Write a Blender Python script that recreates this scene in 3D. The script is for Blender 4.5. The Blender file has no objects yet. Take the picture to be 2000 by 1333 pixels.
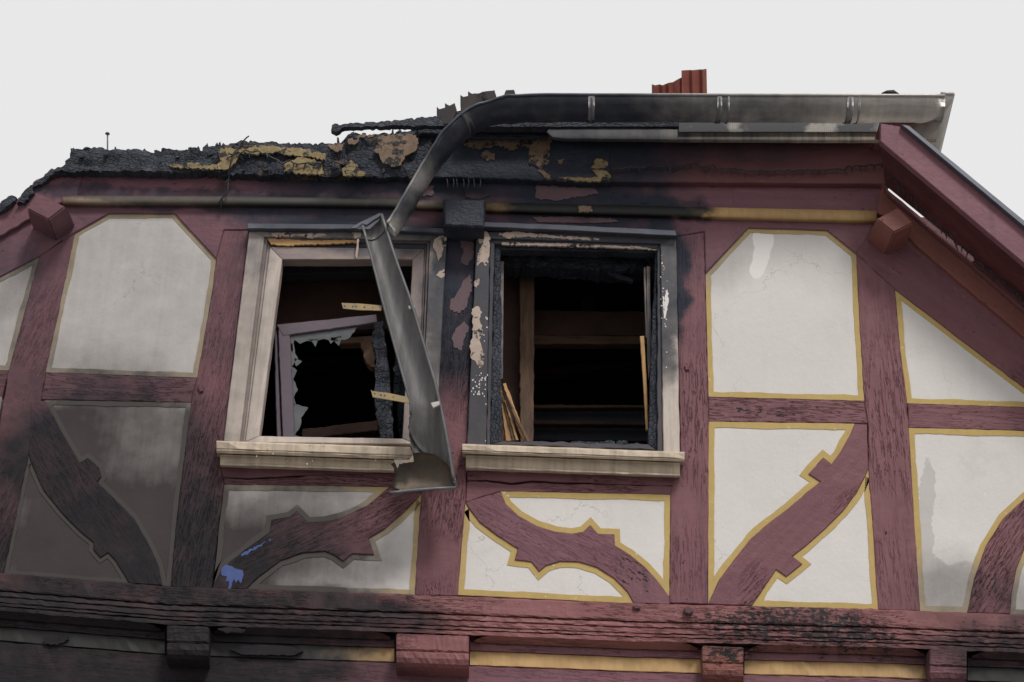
import bpy, bmesh, math, random
from mathutils import Vector, Matrix
random.seed(7)
sc = bpy.context.scene
# ------------------------------------------------------------------ camera
F = 3652.0; PITCH = math.radians(27.0); ROLL = 0.035; DIST = 8.1
CAM = Vector((0.0, -DIST, 1.6))
fwd = Vector((0, math.cos(PITCH), math.sin(PITCH)))
r0 = Vector((1, 0, 0)); u0 = Vector((0, -math.sin(PITCH), math.cos(PITCH)))
RV = math.cos(ROLL) * r0 + math.sin(ROLL) * u0
UV = -math.sin(ROLL) * r0 + math.cos(ROLL) * u0
cd = bpy.data.cameras.new('camera'); cam = bpy.data.objects.new('camera', cd)
sc.collection.objects.link(cam); sc.camera = cam
cd.sensor_width = 36.0; cd.sensor_fit = 'HORIZONTAL'; cd.lens = F / 2000 * 36; cd.clip_end = 2000; cd.clip_start = 0.05
M = Matrix((RV, UV, -fwd)).transposed().to_4x4(); M.translation = CAM
cam.matrix_world = M
# ------------------------------------------------------------------ world, sun, exposure
w = bpy.data.worlds.new('World'); sc.world = w; w.use_nodes = True
wt = w.node_tree; wt.nodes.clear()
wo = wt.nodes.new('ShaderNodeOutputWorld'); bg = wt.nodes.new('ShaderNodeBackground')
sky = wt.nodes.new('ShaderNodeTexSky'); sky.sky_type = 'NISHITA'; sky.sun_disc = False
SUN_EL = math.radians(58); SUN_AZ = math.radians(200)
sky.sun_elevation = SUN_EL; sky.sun_rotation = SUN_AZ
mx = wt.nodes.new('ShaderNodeMix'); mx.data_type = 'RGBA'; mx.inputs[0].default_value = 0.97
wt.links.new(sky.outputs[0], mx.inputs[6]); mx.inputs[7].default_value = (6.46, 6.44, 6.42, 1)   # overcast veil over the sky
wt.links.new(mx.outputs[2], bg.inputs[0]); bg.inputs[1].default_value = 0.1
wt.links.new(bg.outputs[0], wo.inputs[0])
sl = bpy.data.lights.new('sun', 'SUN'); sl.energy = 1.95; sl.angle = math.radians(14); sl.color = (1.0, 0.97, 0.93)
sun = bpy.data.objects.new('sun', sl); sc.collection.objects.link(sun)
sdir = Vector((0.30, -0.80, 1.12)).normalized()
sun.rotation_euler = sdir.to_track_quat('Z', 'Y').to_euler()
sc.view_settings.view_transform = 'Standard'; sc.view_settings.look = 'None'
sc.view_settings.exposure = 0.36; sc.view_settings.gamma = 1.0; sc.view_settings.use_curve_mapping = False

# ------------------------------------------------------------------ survey helpers: a point of the facade at depth d in front of the wall
def P(px, py, d=0.0):
    v = fwd + ((px - 1000) / F) * RV - ((py - 666.5) / F) * UV
    t = (DIST - d) / v.y
    return CAM + v * t

# ------------------------------------------------------------------ node DSL
class NT:
    def __init__(s, tree): s.t = tree; s.n = tree.nodes; s.l = tree.links
    def put(s, sock, v):
        if isinstance(v, bpy.types.NodeSocket): s.l.new(v, sock)
        elif v is not None:
            try: sock.default_value = v
            except Exception: sock.default_value = tuple(v) + (1,) if len(v) == 3 else v
    def node(s, typ, ins=None, **kw):
        n = s.n.new(typ)
        for k, v in kw.items(): setattr(n, k, v)
        for k, v in (ins or {}).items(): s.put(n.inputs[k], v)
        return n
    def math(s, op, a, b=None, c=None, clamp=False):
        n = s.node('ShaderNodeMath', operation=op, use_clamp=clamp); s.put(n.inputs[0], a)
        if b is not None: s.put(n.inputs[1], b)
        if c is not None: s.put(n.inputs[2], c)
        return n.outputs[0]
    def vmath(s, op, a, b=None, sc_=None):
        n = s.node('ShaderNodeVectorMath', operation=op); s.put(n.inputs[0], a)
        if b is not None: s.put(n.inputs[1], b)
        if sc_ is not None: s.put(n.inputs['Scale'], sc_)
        return n.outputs[1] if op == 'LENGTH' else n.outputs[0]
    def noise(s, vec, scale, detail=4, rough=0.55, col=False):
        n = s.node('ShaderNodeTexNoise', {'Vector': vec, 'Scale': scale, 'Detail': detail, 'Roughness': rough})
        return n.outputs[1] if col else n.outputs[0]
    def vor(s, vec, scale, feature='F1', rnd=1.0):
        n = s.node('ShaderNodeTexVoronoi', {'Vector': vec, 'Scale': scale, 'Randomness': rnd}, feature=feature)
        return n.outputs[0]
    def mr(s, v, a, b, c=0.0, d=1.0, smooth=False):
        n = s.node('ShaderNodeMapRange', {0: v, 1: a, 2: b, 3: c, 4: d}, interpolation_type='SMOOTHSTEP' if smooth else 'LINEAR')
        return n.outputs[0]
    def mix(s, f, a, b, mode='MIX'):
        n = s.node('ShaderNodeMix', data_type='RGBA', blend_type=mode)
        s.put(n.inputs[0], f); s.put(n.inputs[6], a); s.put(n.inputs[7], b); return n.outputs[2]
    def map(s, vec, loc=(0, 0, 0), rot=(0, 0, 0), scale=(1, 1, 1), typ='POINT'):
        return s.node('ShaderNodeMapping', {'Vector': vec, 'Location': loc, 'Rotation': rot, 'Scale': scale}, vector_type=typ).outputs[0]
    def bump(s, h, strength=0.3, dist=0.01, nrm=None):
        n = s.node('ShaderNodeBump', {'Height': h, 'Strength': strength, 'Distance': dist})
        if nrm is not None: s.put(n.inputs['Normal'], nrm)
        return n.outputs[0]

def blob_group(name, blobs, warp1=0.13, warp2=0.045):
    """stains left by the fire: ellipses on the facade (x, y, rx, ry, angle, core, strength), edges broken by noise"""
    g = bpy.data.node_groups.new(name, 'ShaderNodeTree')
    g.interface.new_socket('Fac', in_out='OUTPUT', socket_type='NodeSocketFloat')
    N = NT(g); out = N.node('NodeGroupOutput')
    pos = N.node('ShaderNodeNewGeometry').outputs['Position']
    a = N.vmath('SCALE', N.vmath('SUBTRACT', N.noise(pos, 2.2, 3, .6, True), (.5, .5, .5)), sc_=warp1 * 2)
    b = N.vmath('SCALE', N.vmath('SUBTRACT', N.noise(pos, 14, 4, .65, True), (.5, .5, .5)), sc_=warp2 * 2)
    p = N.vmath('ADD', N.vmath('ADD', pos, a), b)
    p = N.vmath('MULTIPLY', p, (1, 0, 1))
    acc = None
    for (px, py, rx, ry, ang, core, st) in blobs:
        c = P(px, py); sx = (P(px + rx, py) - c).length; sz = (P(px, py + ry) - c).length
        q = N.map(p, (c.x, 0, c.z), (0, math.radians(ang), 0), (sx, 1, sz), 'TEXTURE')
        f = N.mr(N.vmath('LENGTH', q), core, 1.0, 1 - st, 1.0, True)
        acc = f if acc is None else N.math('MULTIPLY', acc, f)
    N.l.new(N.math('SUBTRACT', 1.0, acc), out.inputs[0])
    return g

# angle: degrees, positive turns the ellipse clockwise on the picture
SOOT = blob_group('soot_and_shade_map', [
    (820, 300, 560, 150, 0, .50, 1.0), (1120, 330, 320, 120, 2, .35, .9), (1400, 300, 300, 60, 0, .2, .6), (1340,412,85,24,0,.5,.8), (1150,408,230,40,0,.6,.97), (600,420,260,60,0,.4,.85),  # the ellipse on the clean right frieze also paints in eave shade
    (890, 570, 95, 240, 0, .5, .97), (880, 720, 70, 130, 0, .1, .5), (700, 462, 250, 46, 0, .5, .85),
    (945, 640, 60, 270, 0, .55, .9), (1130, 455, 260, 60, 0, .5, .8), (1303, 560, 46, 250, 0, .6, .97), (510,500,60,110,0,.2,.4), (1340, 490, 60, 130, 0, .0, .25),
    (100, 1270, 800, 140, 3, .6, 1.0), (150, 1090, 330, 210, 0, .35, .97), (110, 880, 150, 150, 50, .3, .85), (230, 900, 300, 210, 0, .5, .8), (260,1010,200,150,0,.3,.75),
    (430, 1110, 240, 160, -10, .35, .97), (620, 1210, 330, 80, 0, .5, .92), (-20, 900, 150, 260, 0, .2, .65), (360, 1060, 130, 210, 0, .3, .75),
    (1980, 1300, 270, 110, 0, .3, .9), (1560, 1262, 380, 60, 0, .2, .4), (1850, 1150, 110, 110, 0, .2, .45), (1990, 1180, 110, 120, 0, .1, .5),
    (220, 600, 380, 330, 0, .45, .36), (200, 720, 250, 90, 0, .1, .3), (220, 320, 420, 42, 2, .3, .85), (380,395,480,26,2,.6,.72), (560, 1010, 250, 120, 0, .2, .75), (640, 1110, 200, 90, 0, .1, .7), (720,1060,260,200,0,.1,.22),
    (1400, 520, 120, 80, -40, .0, .26), (1560, 480, 240, 110, 0, .1, .13), (480, 650, 70, 320, 0, .2, .3), (856, 600, 46, 240, 0, .4, .85),
    (0, 560, 120, 200, 0, .2, .35),
])
CHIP = blob_group('chipped_paint_map', [
    (1560, 1235, 300, 70, 2, .4, 1.0), (1420, 1290, 90, 60, 0, .3, .9), (1960, 1260, 160, 60, 0, .3, .6), (1900,1130,80,120,-60,.2,.6), (640, 1215, 260, 30, 2, .2, .5), (1230, 1120, 80, 60, 40, .2, .55), (1500, 800, 160, 25, 0, .2, .6)])

def new_mat(name):
    m = bpy.data.materials.new(name); m.use_nodes = True; m.node_tree.nodes.clear()
    N = NT(m.node_tree)
    b = N.node('ShaderNodeBsdfPrincipled'); o = N.node('ShaderNodeOutputMaterial'); N.l.new(b.outputs[0], o.inputs[0])
    return m, N, b
def coords(N):
    tc = N.node('ShaderNodeTexCoord').outputs['Object']
    r = N.node('ShaderNodeObjectInfo').outputs['Random']
    off = N.node('ShaderNodeCombineXYZ', {0: N.math('MULTIPLY', r, 37.0), 1: N.math('MULTIPLY', r, 11.0), 2: N.math('MULTIPLY', r, 23.0)}).outputs[0]
    return N.vmath('ADD', tc, off)
def pos(N): return N.node('ShaderNodeNewGeometry').outputs['Position']
def grp(N, g): return N.node('ShaderNodeGroup', node_tree=g).outputs[0]
SOOTC = (0.0145, 0.0170, 0.026)  # soot, with the bluish veil over the darks mixed into its colour

def soot_over(N, col, sootc=SOOTC, gain=1.0, breakup=0.35, runs=0.0):
    s = grp(N, SOOT)
    n = N.noise(pos(N), 9, 5, .6)
    if runs: n = N.math('ADD', n, N.math('MULTIPLY', N.math('SUBTRACT', N.noise(N.map(pos(N), scale=(34, 3, 1.3)), 1.0, 6, .7), .5), runs))
    k = N.math('MULTIPLY_ADD', N.math('SUBTRACT', n, .5), N.math('MULTIPLY', N.math('MULTIPLY', s, N.math('SUBTRACT', 1.15, s)), breakup * 8), N.math('MULTIPLY', s, gain), clamp=True)
    dark = N.mix(N.noise(pos(N), 3.5, 4, .6), sootc, tuple(c * 1.9 for c in sootc))
    if sootc is SOOTC: dark = N.mix(N.mr(N.node('ShaderNodeSeparateXYZ', {0: pos(N)}).outputs[2], P(900, 900).z, P(900, 560).z), N.mix(N.noise(pos(N), 5, 4, .6), (.0095, .0095, .0115), (.022, .017, .021)), dark)
    return N.mix(k, col, dark), k

def timber_mat(name, ca, cb, crack=1.0, gloss=.55, wide=1.0):
    m, N, b = new_mat(name); c = coords(N); p = pos(N)
    c = N.vmath('SCALE', c, sc_=N.mr(N.node('ShaderNodeObjectInfo').outputs['Random'], 0, 1, .75, 1.3))
    g = N.map(c, scale=(3, 30, 30)); fine = N.noise(g, 1.0, 6, .65)
    g2 = N.map(c, scale=(4.5, 30, 60)); ck = N.noise(g2, 1.7, 4, .6)
    line = N.mr(N.math('ABSOLUTE', N.math('SUBTRACT', ck, .47)), 0.0, .03, 1.0, 0.0, True)
    zone = N.noise(c, 1.7, 2, .5)
    z = N.node('ShaderNodeSeparateXYZ', {0: p}).outputs[2]
    low = N.mr(z, P(1000, 560).z, P(1000, 900).z, 0.12, 1.0)
    line = N.math('MULTIPLY', N.math('MULTIPLY', line, N.mr(zone, N.mr(N.node('ShaderNodeObjectInfo').outputs['Random'], 0, 1, .32, .48), .62)), N.math('MULTIPLY', low, crack), clamp=True)
    big = N.noise(p, 1.6, 4, .6); col = N.mix(N.mr(big, .3, .7), ca, cb)
    col = N.mix(N.mr(fine, .3, .75, 0, .45), col, tuple(x * .62 for x in ca))
    rnd = N.node('ShaderNodeObjectInfo').outputs['Random']
    col = N.mix(N.mr(rnd, 0, 1, 0, .18), col, (.12, .05, .065))
    # bleached streaks and scuffs
    st = N.mr(N.noise(N.map(c, scale=(1.2, 9, 9)), 2.0, 5, .7), .60, .82, 0, .28); col = N.mix(st, col, (.36, .24, .27))
    # run-off marks down the wood
    rn = N.mr(N.noise(N.map(p, scale=(16, 3, .9)), 1.0, 4, .6), .57, .8, 0, .3); col = N.mix(rn, col, (.06, .035, .045))
    col = N.mix(N.math('MULTIPLY', line, .6), col, (.018, .010, .012))
    chip = N.math('MULTIPLY', grp(N, CHIP), 1.0)
    drp = N.mr(N.noise(N.map(p, scale=(26, 3, 1.5)), 1.0, 3, .55), .52, .62); col = N.mix(N.math('MULTIPLY', N.math('MULTIPLY', drp, chip), .72), col, (.022, .02, .022)); cn = N.noise(N.map(c, scale=(1, 2.2, 2.2)), 26, 5, .7)
    chm = N.mr(N.math('MULTIPLY_ADD', chip, .17, cn), .665, .69)
    col = N.mix(chm, col, (.018, .017, .018))
    pin = N.mr(N.noise(c, 55, 3, .7), .70, .74, 0, .55); col = N.mix(pin, col, (.42, .34, .34))
    col, k = soot_over(N, col)
    N.put(b.inputs['Base Color'], col); N.put(b.inputs['Roughness'], N.mr(k, 0, 1, gloss, .7)); b.inputs['Specular IOR Level'].default_value = .18
    h = N.math('SUBTRACT', N.math('MULTIPLY_ADD', fine, .35, N.math('MULTIPLY', N.noise(c, 9, 4, .6), .5)), N.math('MULTIPLY_ADD', line, 1.3, N.math('MULTIPLY', chm, .5)))
    und = N.bump(N.noise(c, 3.2, 5, .6), .5, .03)
    N.put(b.inputs['Normal'], N.bump(h, .75, .0075, und))
    return m

def char_mat(name, base=(0.011, 0.014, 0.023), ash=(.040, .046, .064), scale=38, brown=None, crack=1.0):  # char and ash tones include the bluish veil seen over the darks
    m, N, b = new_mat(name); c = coords(N); p = pos(N)
    w_ = N.vmath('ADD', N.map(c, scale=(.55, 1, 1)), N.vmath('SCALE', N.noise(c, 20, 3, .6, True), sc_=.03))
    v = N.vor(w_, scale, 'DISTANCE_TO_EDGE'); v2 = N.vor(w_, scale * 2.3, 'DISTANCE_TO_EDGE')
    h = N.math('MULTIPLY', N.math('ADD', N.mr(v, 0, .16), N.math('MULTIPLY', N.mr(v2, 0, .2), .35)), crack)
    n = N.noise(c, 6, 5, .65); col = N.mix(N.mr(n, .35, .75), base, ash)
    col = N.mix(N.mr(v, 0, .07, .7 * crack, 0), col, (.004, .004, .005))
    if brown: col = N.mix(N.mr(N.noise(c, 4, 6, .7), .52, .6), col, brown)
    N.put(b.inputs['Base Color'], col); b.inputs['Roughness'].default_value = .6; b.inputs['Specular IOR Level'].default_value = .28
    h = N.math('MULTIPLY_ADD', N.noise(c, 12, 5, .7), 1.2, h)
    N.put(b.inputs['Normal'], N.bump(h, .8, .012))
    return m

def plaster_mat(name, col0, dirt=1.0):
    m, N, b = new_mat(name); c = coords(N); p = pos(N)
    n = N.noise(c, 2.3, 6, .62); n2 = N.noise(c, 40, 4, .7)
    col = N.mix(N.mr(n, .35, .72, 0, .45), col0, tuple(x * .84 for x in col0))
    run = N.mr(N.noise(N.map(p, scale=(20, 3, 1.1)), 1, 4, .6), .55, .85, 0, .20 * dirt); col = N.mix(run, col, (.40, .36, .33))
    blot = N.mr(N.noise(c, 3.1, 7, .75), .56, .66, 0, .16 * dirt); col = N.mix(blot, col, (.34, .31, .29))
    hc = N.vor(N.vmath('ADD', c, N.vmath('SCALE', N.noise(c, 5, 4, .7, True), sc_=.25)), 2.1, 'DISTANCE_TO_EDGE'); hair = N.math('MULTIPLY', N.mr(hc, 0, .006, 1, 0), N.mr(N.noise(c, 1.9, 2, .5), .5, .6, 0, .5)); col = N.mix(hair, col, (.25, .22, .2))
    weave = N.mr(N.noise(N.map(c, scale=(90, 90, 260)), 1.0, 3, .7), .35, .65, 0, .16); col = N.mix(weave, col, (.42, .38, .36))
    speck = N.mr(N.noise(c, 60, 3, .75), .66, .72, 0, .35); col = N.mix(speck, col, (.85, .82, .80))
    # damp mark with a shape of its own in the right hand panel
    d1 = grp(N, DAMP); dn = N.noise(p, 13, 5, .65)
    dm = N.mr(N.math('MULTIPLY_ADD', N.math('SUBTRACT', dn, .5), 1.1, d1), .42, .50, 0, .55); col = N.mix(dm, col, (.36, .345, .32))
    s, k = soot_over(N, col, (.033, .0275, .028), 1.06, .12, .5)
    wsh = N.mr(grp(N, CLEAN), .45, .52); s = N.mix(wsh, s, (.69, .66, .64))
    N.put(b.inputs['Base Color'], s); b.inputs['Roughness'].default_value = .88; b.inputs['Specular IOR Level'].default_value = .2
    N.put(b.inputs['Normal'], N.bump(N.math('MULTIPLY_ADD', N.noise(c, 5, 4, .6), 1.4, N.math('MULTIPLY', n2, .3)), .42, .006))
    return m
DAMP = blob_group('damp_map', [(1835, 1180, 90, 130, 0, .4, 1.0), (1808, 1000, 26, 160, 4, .3, .8), (1900,1150,60,90,0,.3,.7)], .06, .03)
CLEAN = blob_group('washed_map', [(1490, 470, 26, 34, 0, .6, 1.0), (1486, 505, 20, 40, 10, .6, 1.0), (1478, 530, 18, 22, 10, .6, 1.0)], .008, .006)

def simple_mat(name, ca, cb, rough=.7, metal=0.0, soot=1.0, nscale=6, bump=.3, stretch=(1, 1, 1), sootc=SOOTC, bd=.004, spec=.4, speck=None, streak=0.0, holes=None, fade=None):
    m, N, b = new_mat(name); c = coords(N); q = N.map(c, scale=stretch)
    n = N.noise(q, nscale, 6, .65); col = N.mix(N.mr(n, .32, .7), ca, cb)
    fn = N.noise(q, nscale * 7, 4, .7); col = N.mix(N.mr(fn, .4, .8, 0, .35), col, tuple(x * .55 for x in ca))
    if streak:
        rn = N.mr(N.noise(N.map(pos(N), scale=(30, 3, 1.6)), 1.0, 5, .65), .45, .72, 0, streak); col = N.mix(rn, col, (.05, .046, .042))
    if speck: col = N.mix(N.mr(N.noise(c, 34, 4, .75), speck[3], speck[3] + .03), col, speck[:3])
    if holes: hm = N.mr(N.noise(c, holes[0], 7, .78), holes[1], holes[1] + .025); col = N.mix(hm, (.014, .014, .018), col)
    if fade: col = N.mix(N.math('MULTIPLY', grp(N, SOOT), 2.0, clamp=True), col, fade)
    k = None
    if soot > 0: col, k = soot_over(N, col, sootc, soot)
    N.put(b.inputs['Base Color'], col); b.inputs['Roughness'].default_value = rough
    b.inputs['Metallic'].default_value = metal; b.inputs['Specular IOR Level'].default_value = spec
    if bump: N.put(b.inputs['Normal'], N.bump(N.math('MULTIPLY_ADD', fn, .5, n), bump, bd))
    return m

MAUVE = timber_mat('mauve_painted_timber', (.172, .078, .092), (.205, .092, .102))
MAUVER = timber_mat('reddish_mauve_timber', (.240, .098, .094), (.19, .076, .080))
MAUVE2 = timber_mat('mauve_smooth_timber', (.178, .084, .106), (.205, .094, .110), .25)
MAROON = timber_mat('shaded_maroon_timber', (.135, .052, .054), (.165, .066, .068), .2)  # darker paint, with the shade under the eave mixed into the tone
RUST = timber_mat('red_brown_painted_timber', (.235, .094, .074), (.20, .078, .066), .5)
CHAR = char_mat('charred_timber', crack=.5)
CHARFINE = char_mat('charred_timber_fine', (.018, .021, .030), (.062, .068, .088), 50, crack=.55)
CHARS = char_mat('smooth_charred_board', (.013, .017, .028), (.032, .038, .058), crack=.12)
CHARB = char_mat('charred_and_flaking_timber', brown=(.085, .055, .042), crack=.5)
BLISTER = simple_mat('blistered_ochre_paint', (.23, .155, .10), (.13, .09, .066), .8, soot=.0, nscale=30, bump=.9, bd=.006, holes=(13, .44))
GOLDB = simple_mat('blistered_gold_paint', (.32, .24, .11), (.15, .11, .065), .8, soot=.0, nscale=34, bump=.9, bd=.006, holes=(15, .455))
PLASTER = plaster_mat('white_lime_plaster', (.625, .595, .575))
BORDER = simple_mat('ochre_painted_border', (.46, .325, .115), (.40, .285, .10), .75, soot=1.35, nscale=5, bump=.25, sootc=(.029, .025, .023), speck=(.60, .55, .46, .66), fade=(.40, .345, .27))
OCHRED = simple_mat('dulled_ochre_moulding', (.26, .18, .125), (.19, .125, .095), .6, soot=1.1, nscale=4, bump=.3, sootc=(.022, .020, .018), streak=.3)
OCHRE = simple_mat('ochre_moulding_paint', (.50, .31, .13), (.42, .26, .11), .6, soot=1.2, nscale=4, bump=.2, sootc=(.008, .0075, .0075), streak=.22)
CASING = simple_mat('beige_window_paint', (.55, .475, .42), (.45, .38, .335), .6, soot=.95, nscale=5, bump=.25, stretch=(1, 4, 4), streak=.3)
CASEB = simple_mat('burnt_window_paint', (.035, .036, .05), (.075, .06, .062), .6, soot=.6, nscale=7, bump=.5, stretch=(1, 2, 2), speck=(.48, .42, .38, .70))
FRAMEG = simple_mat('greyed_frame_paint', (.22, .17, .17), (.31, .24, .205), .55, soot=.8, nscale=4, bump=.2, stretch=(1, 4, 4))
SASH = simple_mat('mauve_grey_sash', (.115, .085, .105), (.085, .068, .088), .5, soot=0, nscale=5, bump=.2)
BARE = simple_mat('bare_scorched_wood', (.47, .37, .31), (.36, .28, .245), .8, soot=0, nscale=18, bump=.6, stretch=(1, 1, 1), holes=(16, .43))
SILL = simple_mat('weathered_sill_paint', (.58, .48, .37), (.44, .355, .27), .6, soot=.35, nscale=6, bump=.25, streak=.4)
LEAD = simple_mat('blue_grey_flashing', (.12, .125, .15), (.085, .09, .11), .45, .4, soot=.55, nscale=6, bump=.2)
ZINC = simple_mat('weathered_zinc', (.56, .53, .49), (.40, .38, .36), .36, .15, soot=1.0, nscale=5, bump=.45, sootc=(.030, .033, .046), stretch=(1, 1, 3), bd=.005, streak=.18)
ZINCIN = simple_mat('sooty_zinc_inside', (.40, .38, .39), (.25, .24, .25), .45, .15, soot=.45, nscale=9, bump=.35, sootc=(.045, .046, .056), stretch=(2.5, 1, .6), bd=.006, streak=.4)
ZINCD = simple_mat('dark_zinc_bead', (.16, .16, .165), (.10, .10, .105), .45, .4, soot=.3, nscale=9, bump=.2)
ZINCEND = simple_mat('rust_stained_zinc', (.16, .155, .145), (.27, .19, .125), .6, .3, soot=.2, nscale=9, bump=.4)
BRACKET = simple_mat('yellowed_metal_strap', (.36, .24, .075), (.13, .13, .135), .5, .0, soot=0, nscale=16, bump=.2)
METALB = simple_mat('beige_metal_trim', (.46, .40, .33), (.36, .31, .26), .5, .1, soot=.93, nscale=6, bump=.2, streak=.8)
GLASS = simple_mat('smoked_glass', (.115, .12, .125), (.055, .06, .065), .25, soot=0, nscale=8, bump=.1, spec=.5)
LATH = simple_mat('splintered_pine', (.50, .30, .13), (.32, .17, .07), .7, soot=0, nscale=3, bump=.5, stretch=(2, 20, 20))
BROWNW = simple_mat('scorched_brown_wood', (.17, .095, .055), (.06, .038, .030), .75, soot=0, nscale=5, bump=.6, stretch=(1.5, 8, 8))
ROOM = simple_mat('sooted_room_surface', (.05, .058, .075), (.07, .07, .08), .9, soot=0, nscale=4, bump=.3)  # soot, lightened and blued in the colour to stand for lens veil
ROOMB = simple_mat('sooted_brown_room_wall', (.16, .088, .07), (.05, .034, .03), .9, soot=0, nscale=2, bump=.3)
CORE = simple_mat('old_wall_core', (.11, .058, .066), (.09, .048, .055), .9, soot=.9, nscale=5, bump=.2)
REDMETAL = simple_mat('red_brown_sheet_metal', (.36, .115, .085), (.26, .08, .062), .6, .0, soot=0, nscale=4, bump=.2)
BLACKCAB = simple_mat('black_rubber_cable', (.012, .012, .014), (.02, .02, .024), .5, soot=0, nscale=8, bump=0)
TILE = simple_mat('sooted_roof_tile', (.045, .030, .030), (.02, .018, .02), .8, soot=0, nscale=6, bump=.3)
TILEF = simple_mat('red_clay_roof_tile', (.20, .075, .05), (.12, .05, .04), .8, soot=0, nscale=6, bump=.3)
BLUEP = simple_mat('blue_paint', (.038, .066, .20), (.055, .09, .24), .7, soot=0, nscale=20, bump=.1)
WHITEP = simple_mat('white_paint_chip', (.72, .68, .66), (.58, .54, .52), .7, soot=0, nscale=20, bump=.1)
PEELM = simple_mat('scorched_mauve_paint', (.115, .062, .072), (.075, .045, .056), .6, soot=0, nscale=9, bump=.4)
ASPH = simple_mat('asphalt', (.055, .054, .052), (.042, .042, .041), .9, soot=0, nscale=30, bump=.3)
PAVE = simple_mat('pale_paving', (.34, .33, .31), (.27, .26, .25), .85, soot=0, nscale=3, bump=.3)
def perf_mat():
    m, N, b = new_mat('perforated_metal'); c = coords(N)
    v = N.vor(N.map(c, scale=(1, 1, 1)), 95, 'F1', .05); h = N.mr(v, .30, .36)
    k = N.noise(c, 4.0, 3, .6); base = N.mix(N.mr(k, .55, .62), (.025, .025, .03), (.34, .31, .28))
    N.put(b.inputs['Base Color'], N.mix(h, (.008, .008, .008), base)); b.inputs['Roughness'].default_value = .6
    return m
PERF = perf_mat()

# ------------------------------------------------------------------ mesh helpers
def link(name, bm, mat, parent=None, ang=0.0, org=(0, 0, 0), smooth=False, kind=None):
    me = bpy.data.meshes.new(name)
    T = Matrix.Translation(Vector(org)) @ Matrix.Rotation(ang, 4, 'Y')
    bmesh.ops.recalc_face_normals(bm, faces=bm.faces)
    bm.transform(T.inverted()); bm.to_mesh(me); bm.free()
    for p in me.polygons: p.use_smooth = smooth
    me.materials.append(mat)
    o = bpy.data.objects.new(name, me); sc.collection.objects.link(o)
    o.matrix_world = T
    if parent is not None:
        o.parent = parent; o.matrix_parent_inverse = Matrix(); o.matrix_basis = parent_world(parent).inverted() @ T
    if kind: o['kind'] = kind
    return o
def parent_world(p):
    m = p.matrix_basis.copy()
    while p.parent: p = p.parent; m = p.matrix_basis @ m
    return m
def empty(name, loc, label, cat, group=None):
    o = bpy.data.objects.new(name, None); sc.collection.objects.link(o); o.location = loc; o.empty_display_size = .2
    o['label'] = label; o['category'] = cat
    if group: o['group'] = group
    return o
def tag(o, label, cat, group=None):
    o['label'] = label; o['category'] = cat
    if group: o['group'] = group
    return o

def seg(pts, step=9.0, amp=0.6, closed=True, jag=0.0, rs=None):
    """break a pixel outline into short stretches with a slight wander (amp) or ragged teeth (jag)"""
    R = rs or random; out = []; n = len(pts)
    for i in range(n if closed else n - 1):
        a, b = pts[i], pts[(i + 1) % n]; L = math.hypot(b[0] - a[0], b[1] - a[1]); k = max(1, int(L / step))
        nx, ny = -(b[1] - a[1]) / max(L, 1e-6), (b[0] - a[0]) / max(L, 1e-6)
        for j in range(k):
            t = j / k; o = 0.0
            if j: o = R.gauss(0, amp) * .6 + (R.uniform(-jag, jag) if jag else 0)
            out.append((a[0] + (b[0] - a[0]) * t + nx * o, a[1] + (b[1] - a[1]) * t + ny * o))
    if not closed: out.append(pts[-1])
    return out

def grain(deg):  # direction of the wood grain in degrees above the horizontal
    return -math.radians(deg)

def prism(name, pts, d, thick, mat, parent=None, deg=0.0, amp=.6, step=9.0, bevel=.004, jag=0.0, raw=False, dd=None, kind=None):
    """a board: outline surveyed on the facade at depth d (or one depth per point, dd), thick metres deep"""
    if not raw: pts = seg(pts, step, amp, True, jag)
    bm = bmesh.new()
    co = [P(x, y, d) for x, y in pts] if dd is None else [P(x, y, e) for (x, y), e in zip(pts, dd)]
    f = [bm.verts.new(c) for c in co]; bk = [bm.verts.new(c + Vector((0, thick, 0))) for c in co]
    n = len(f); ff = bm.faces.new(f); bm.faces.new(bk[::-1])
    for i in range(n): bm.faces.new((f[i], bk[i], bk[(i + 1) % n], f[(i + 1) % n]))
    if bevel:
        bm.normal_update()
        try: bmesh.ops.bevel(bm, geom=list(ff.edges), offset=bevel, segments=1, affect='EDGES', clamp_overlap=True)
        except Exception: pass
    c = sum(co, Vector()) / n
    return link(name, bm, mat, parent, grain(deg), c, kind=kind)

def inset(pts, wpx):
    A = sum(pts[i][0] * pts[(i + 1) % len(pts)][1] - pts[(i + 1) % len(pts)][0] * pts[i][1] for i in range(len(pts)))
    s = 1 if A > 0 else -1; out = []; n = len(pts)
    for i in range(n):
        p0, p1, p2 = pts[i - 1], pts[i], pts[(i + 1) % n]
        def nrm(a, b):
            L = math.hypot(b[0] - a[0], b[1] - a[1]) or 1; return (-(b[1] - a[1]) / L * s, (b[0] - a[0]) / L * s)
        n1, n2 = nrm(p0, p1), nrm(p1, p2); mx_, my = n1[0] + n2[0], n1[1] + n2[1]
        L2 = mx_ * mx_ + my * my; k = 2 / L2 if L2 > .02 else 30; k = min(k, 30)
        out.append((p1[0] + mx_ * k * wpx, p1[1] + my * k * wpx))
    return out

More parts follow.
